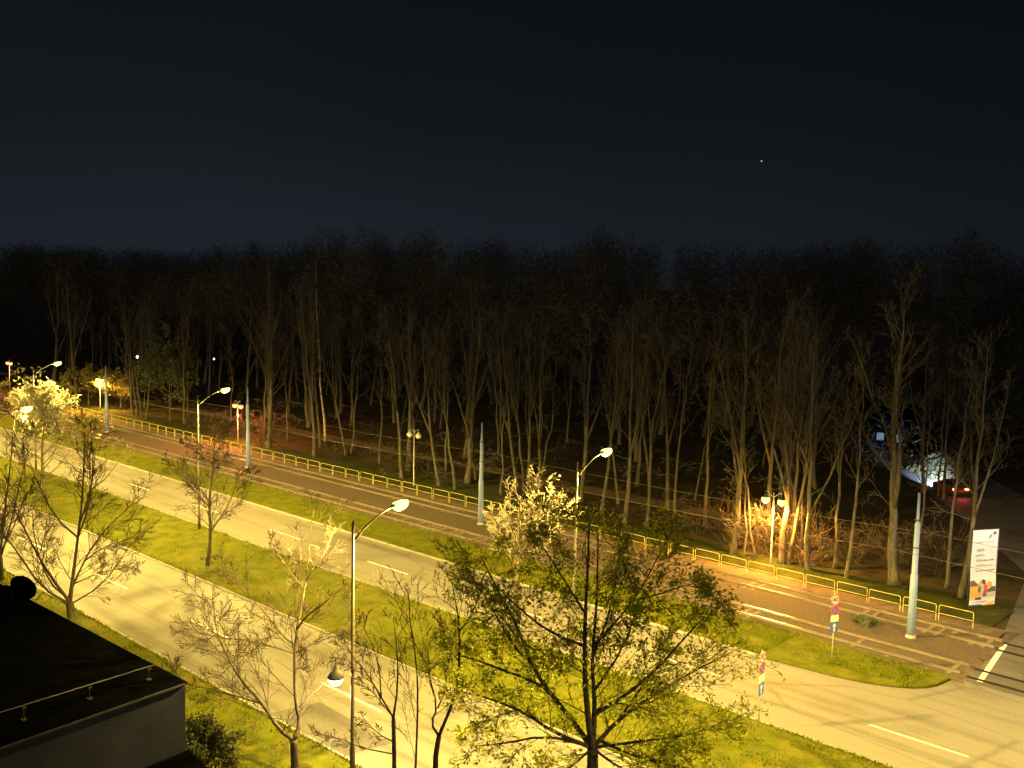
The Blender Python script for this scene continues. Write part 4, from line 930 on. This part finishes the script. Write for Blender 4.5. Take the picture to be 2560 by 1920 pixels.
# ------------------------------------------------------------------ low dark building and the dish
def building():
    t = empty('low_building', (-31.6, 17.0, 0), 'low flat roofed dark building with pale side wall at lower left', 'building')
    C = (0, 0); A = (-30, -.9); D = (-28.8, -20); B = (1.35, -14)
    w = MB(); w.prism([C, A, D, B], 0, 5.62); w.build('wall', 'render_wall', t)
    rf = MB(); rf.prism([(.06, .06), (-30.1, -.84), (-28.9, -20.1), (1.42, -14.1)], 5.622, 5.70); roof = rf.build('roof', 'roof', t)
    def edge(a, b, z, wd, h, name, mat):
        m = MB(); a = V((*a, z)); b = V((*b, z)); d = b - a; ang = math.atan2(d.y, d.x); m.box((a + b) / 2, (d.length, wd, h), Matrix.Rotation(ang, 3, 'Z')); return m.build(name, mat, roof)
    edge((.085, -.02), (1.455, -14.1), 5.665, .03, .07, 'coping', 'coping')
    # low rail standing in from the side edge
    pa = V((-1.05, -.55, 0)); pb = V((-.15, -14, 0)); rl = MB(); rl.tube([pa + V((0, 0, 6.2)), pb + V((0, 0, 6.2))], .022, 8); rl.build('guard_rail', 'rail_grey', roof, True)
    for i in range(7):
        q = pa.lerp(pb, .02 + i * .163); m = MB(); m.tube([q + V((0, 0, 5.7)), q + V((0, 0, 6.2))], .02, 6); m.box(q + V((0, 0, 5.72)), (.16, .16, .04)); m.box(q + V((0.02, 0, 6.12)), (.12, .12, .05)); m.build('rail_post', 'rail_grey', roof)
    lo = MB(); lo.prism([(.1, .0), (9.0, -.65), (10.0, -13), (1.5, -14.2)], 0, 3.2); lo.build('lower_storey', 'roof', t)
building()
def dish():
    t = empty('satellite_dish', (-44.2, 16.2, 5.7), 'round dark dish on the far edge of the low roof', 'dish')
    rot = V((-.42, .55, .2)).to_track_quat('Z', 'Y').to_matrix()
    d = MB(); d.lathe([(.05, -.02), (.25, .01), (.42, .05), (.57, .11), (.60, .13), (.59, .145), (.42, .085), (.25, .045), (.02, .02)], 28, (0, 0, .66), rot); d.build('reflector', 'roof', t, True)
    m = MB(); m.tube([V((-.02, -.02, 0)), V((-.02, -.02, .6))], .05, 8); m.box((0, 0, .03), (.5, .5, .06)); m.build('mast', 'roof', t)
    a = MB(); a.tube([V((-.3, -.25, .55)), V((-1.3, -.9, .55))], .22, 12); a.build('housing', 'roof', t)
dish()

# ------------------------------------------------------------------ far lights, house, car, slope
def lit_slope():
    mb = MB(); n = 34; mm = 16; r = random.Random(6); o = V((-35.2, 104.6, 0)); ax = V((-.62, .785, 0)); ay = V((.785, .62, 0)) * -1
    for i in range(n + 1):
        for j in range(mm + 1):
            f = i / n; g = j / mm; q = o + V((-9.2, 6.6, 0)) * f + V((1.6, 3.0, 0)) * g; h = 2.2 * g * min(1, .25 + 1.5 * f) * min(1, (1.02 - f) * 4)
            mb.v.append((q.x, q.y, .015 + h + (r.uniform(-.28, .28) if 0 < j < mm else 0)))
    for i in range(n):
        for j in range(mm): a = i * (mm + 1) + j; mb.f.append((a, a + mm + 1, a + mm + 2, a + 1))
    mb.build('bank', 'floor', kind='structure')
lit_slope()
def car():
    t = empty('car', (-34.9, 101.2, 0), 'red car with glowing tail lights stopped among the trees at right', 'car', None, math.radians(136))   # forward is local +x
    prof = [(-2.0, .32), (-2.08, .6), (-2.02, .92), (-1.9, 1.0), (1.0, .95), (1.75, .80), (2.0, .62), (2.02, .34)]
    cab = [(-1.85, .98), (-1.45, 1.42), (.1, 1.46), (.95, .94)]
    def extr(pr, w0, w1):
        m = MB(); n = len(pr)
        zmax = max(p[1] for p in pr); zmin = min(p[1] for p in pr)
        for s in (-1, 1):
            for x, z in pr: m.v.append((x, s * (w0 + (w1 - w0) * (z - zmin) / (zmax - zmin)), z))
        m.f.append(tuple(range(n))); m.f.append(tuple(reversed(range(n, 2 * n))))
        for i in range(n): j = (i + 1) % n; m.f.append((i, n + i, n + j, j))
        return m
    b = extr(prof, .86, .82).build('body', 'car_red', t); c = extr(cab, .80, .62).build('cabin', 'car_glass', t)
    rf = MB(); rf.box((-.68, 0, 1.452), (1.5, 1.22, .035)); rf.build('roof', 'car_red', t)
    wm = MB(); wm.lathe([(.20, -.1), (.31, -.09), (.31, .09), (.20, .1)], 20, (0, 0, 0), Matrix.Rotation(PI / 2, 3, 'X')); wme = wm.mesh('wheel', 'tyre')
    for x in (-1.3, 1.3):
        for y in (-.8, .8): o = child('wheel', wme, t); o.location = (x, y, .31)
    for s in (-1, 1):
        m = MB(); m.box((-2.07, s * .60, .80), (.06, .40, .18)); m.build('tail_light', 'tail', t)
        m = MB(); m.box((1.98, s * .58, .66), (.06, .34, .14)); m.build('headlight', 'head', t)
        lamp('headlight_beam', 'SPOT', (2.1, s * .58, .68), 40000, (.50, .70, 1.0), t, .06, 46, 1.0, (1, -.30, -.13))
    m = MB(); m.box((-2.08, 0, .62), (.02, .5, .11)); m.build('number_plate', 'sign_white', t)
    lamp('brake_glow', 'SPOT', (-2.25, 0, .8), 60, (1, .08, .06), t, .1, 150, .5, (-1, -.3, -.2))
car()
def far_lamp(x, y, z, label, glass='white_led', rad=.22):
    t = empty('distant_lamp', (x, y, 0), label, 'lamp', 'small white lights beyond the wood')
    p = MB(); p.tube([V((0, 0, 0)), V((0, 0, z - rad))], .05, 6); p.build('pole', 'dark_metal', t)
    b = MB(); b.lathe([(.02, -rad), (rad * .7, -rad * .7), (rad, 0), (rad * .7, rad * .7), (.02, rad)], 12, (0, 0, z)); b.build('lamp_globe', glass, t, True)
DL = ((-200.24, 98.0, 3.0, 'bright bluish white light between trunks above the orange tree', .30), (-172.9, 100.0, 4.3, 'tiny white light left of the reddish park lamp, high in the wood', .16),
      (-83.9, 140.0, 5.7, 'tiny white light deep in the wood right of the right street lamp', .2), (-54.2, 130.0, 3.92, 'tiny white light above the two lit windows', .14))
for x, y, z, l, rd in DL: far_lamp(x, y, z, l, rad=rd)
def house():
    t = empty('far_house', (-50.2, 122.0, 0), 'dark house behind the trees with two bluish lit windows', 'house')
    w = MB(); w.box((0, 3, 1.7), (9, 6, 3.4)); w.build('wall', 'wall_dark', t)
    rf = MB(); rf.quad((-4.8, -.4, 3.35), (4.8, -.4, 3.35), (4.8, 3, 5.2), (-4.8, 3, 5.2)); rf.quad((4.8, 6.4, 3.35), (-4.8, 6.4, 3.35), (-4.8, 3, 5.2), (4.8, 3, 5.2)); rf.build('roof', 'roof', t)
    for x in (-.75, 1.2):
        f = MB(); f.box((x, -.01, 1.7), (1.05, .06, 1.1)); fo = f.build('window', 'wall_dark', t)
        g = MB(); g.quad((x - .45, -.045, 1.22), (x + .45, -.045, 1.22), (x + .45, -.045, 2.18), (x - .45, -.045, 2.18)); g.build('pane', 'window_light', fo)
house()
b = MB(); b.lathe([(.02, -1.3), (1.0, -.8), (1.3, 0), (1.0, .8), (.02, 1.3)], 12, (-0.49049 * 2000, .86316 * 2000, 20 + .11988 * 2000)); tag(b.build('star', 'star'), 'single faint star in the dark sky above the right trees', 'star')

# ------------------------------------------------------------------ render settings
scene.view_settings.view_transform = 'Standard'; scene.view_settings.look = 'None'; scene.view_settings.exposure = 0; scene.view_settings.gamma = 1
scene.cycles.use_denoising = True
try: scene.cycles.denoiser = 'OPENIMAGEDENOISE'
except Exception: pass
scene.cycles.max_bounces = 5; scene.cycles.diffuse_bounces = 3; scene.cycles.sample_clamp_indirect = 4.0
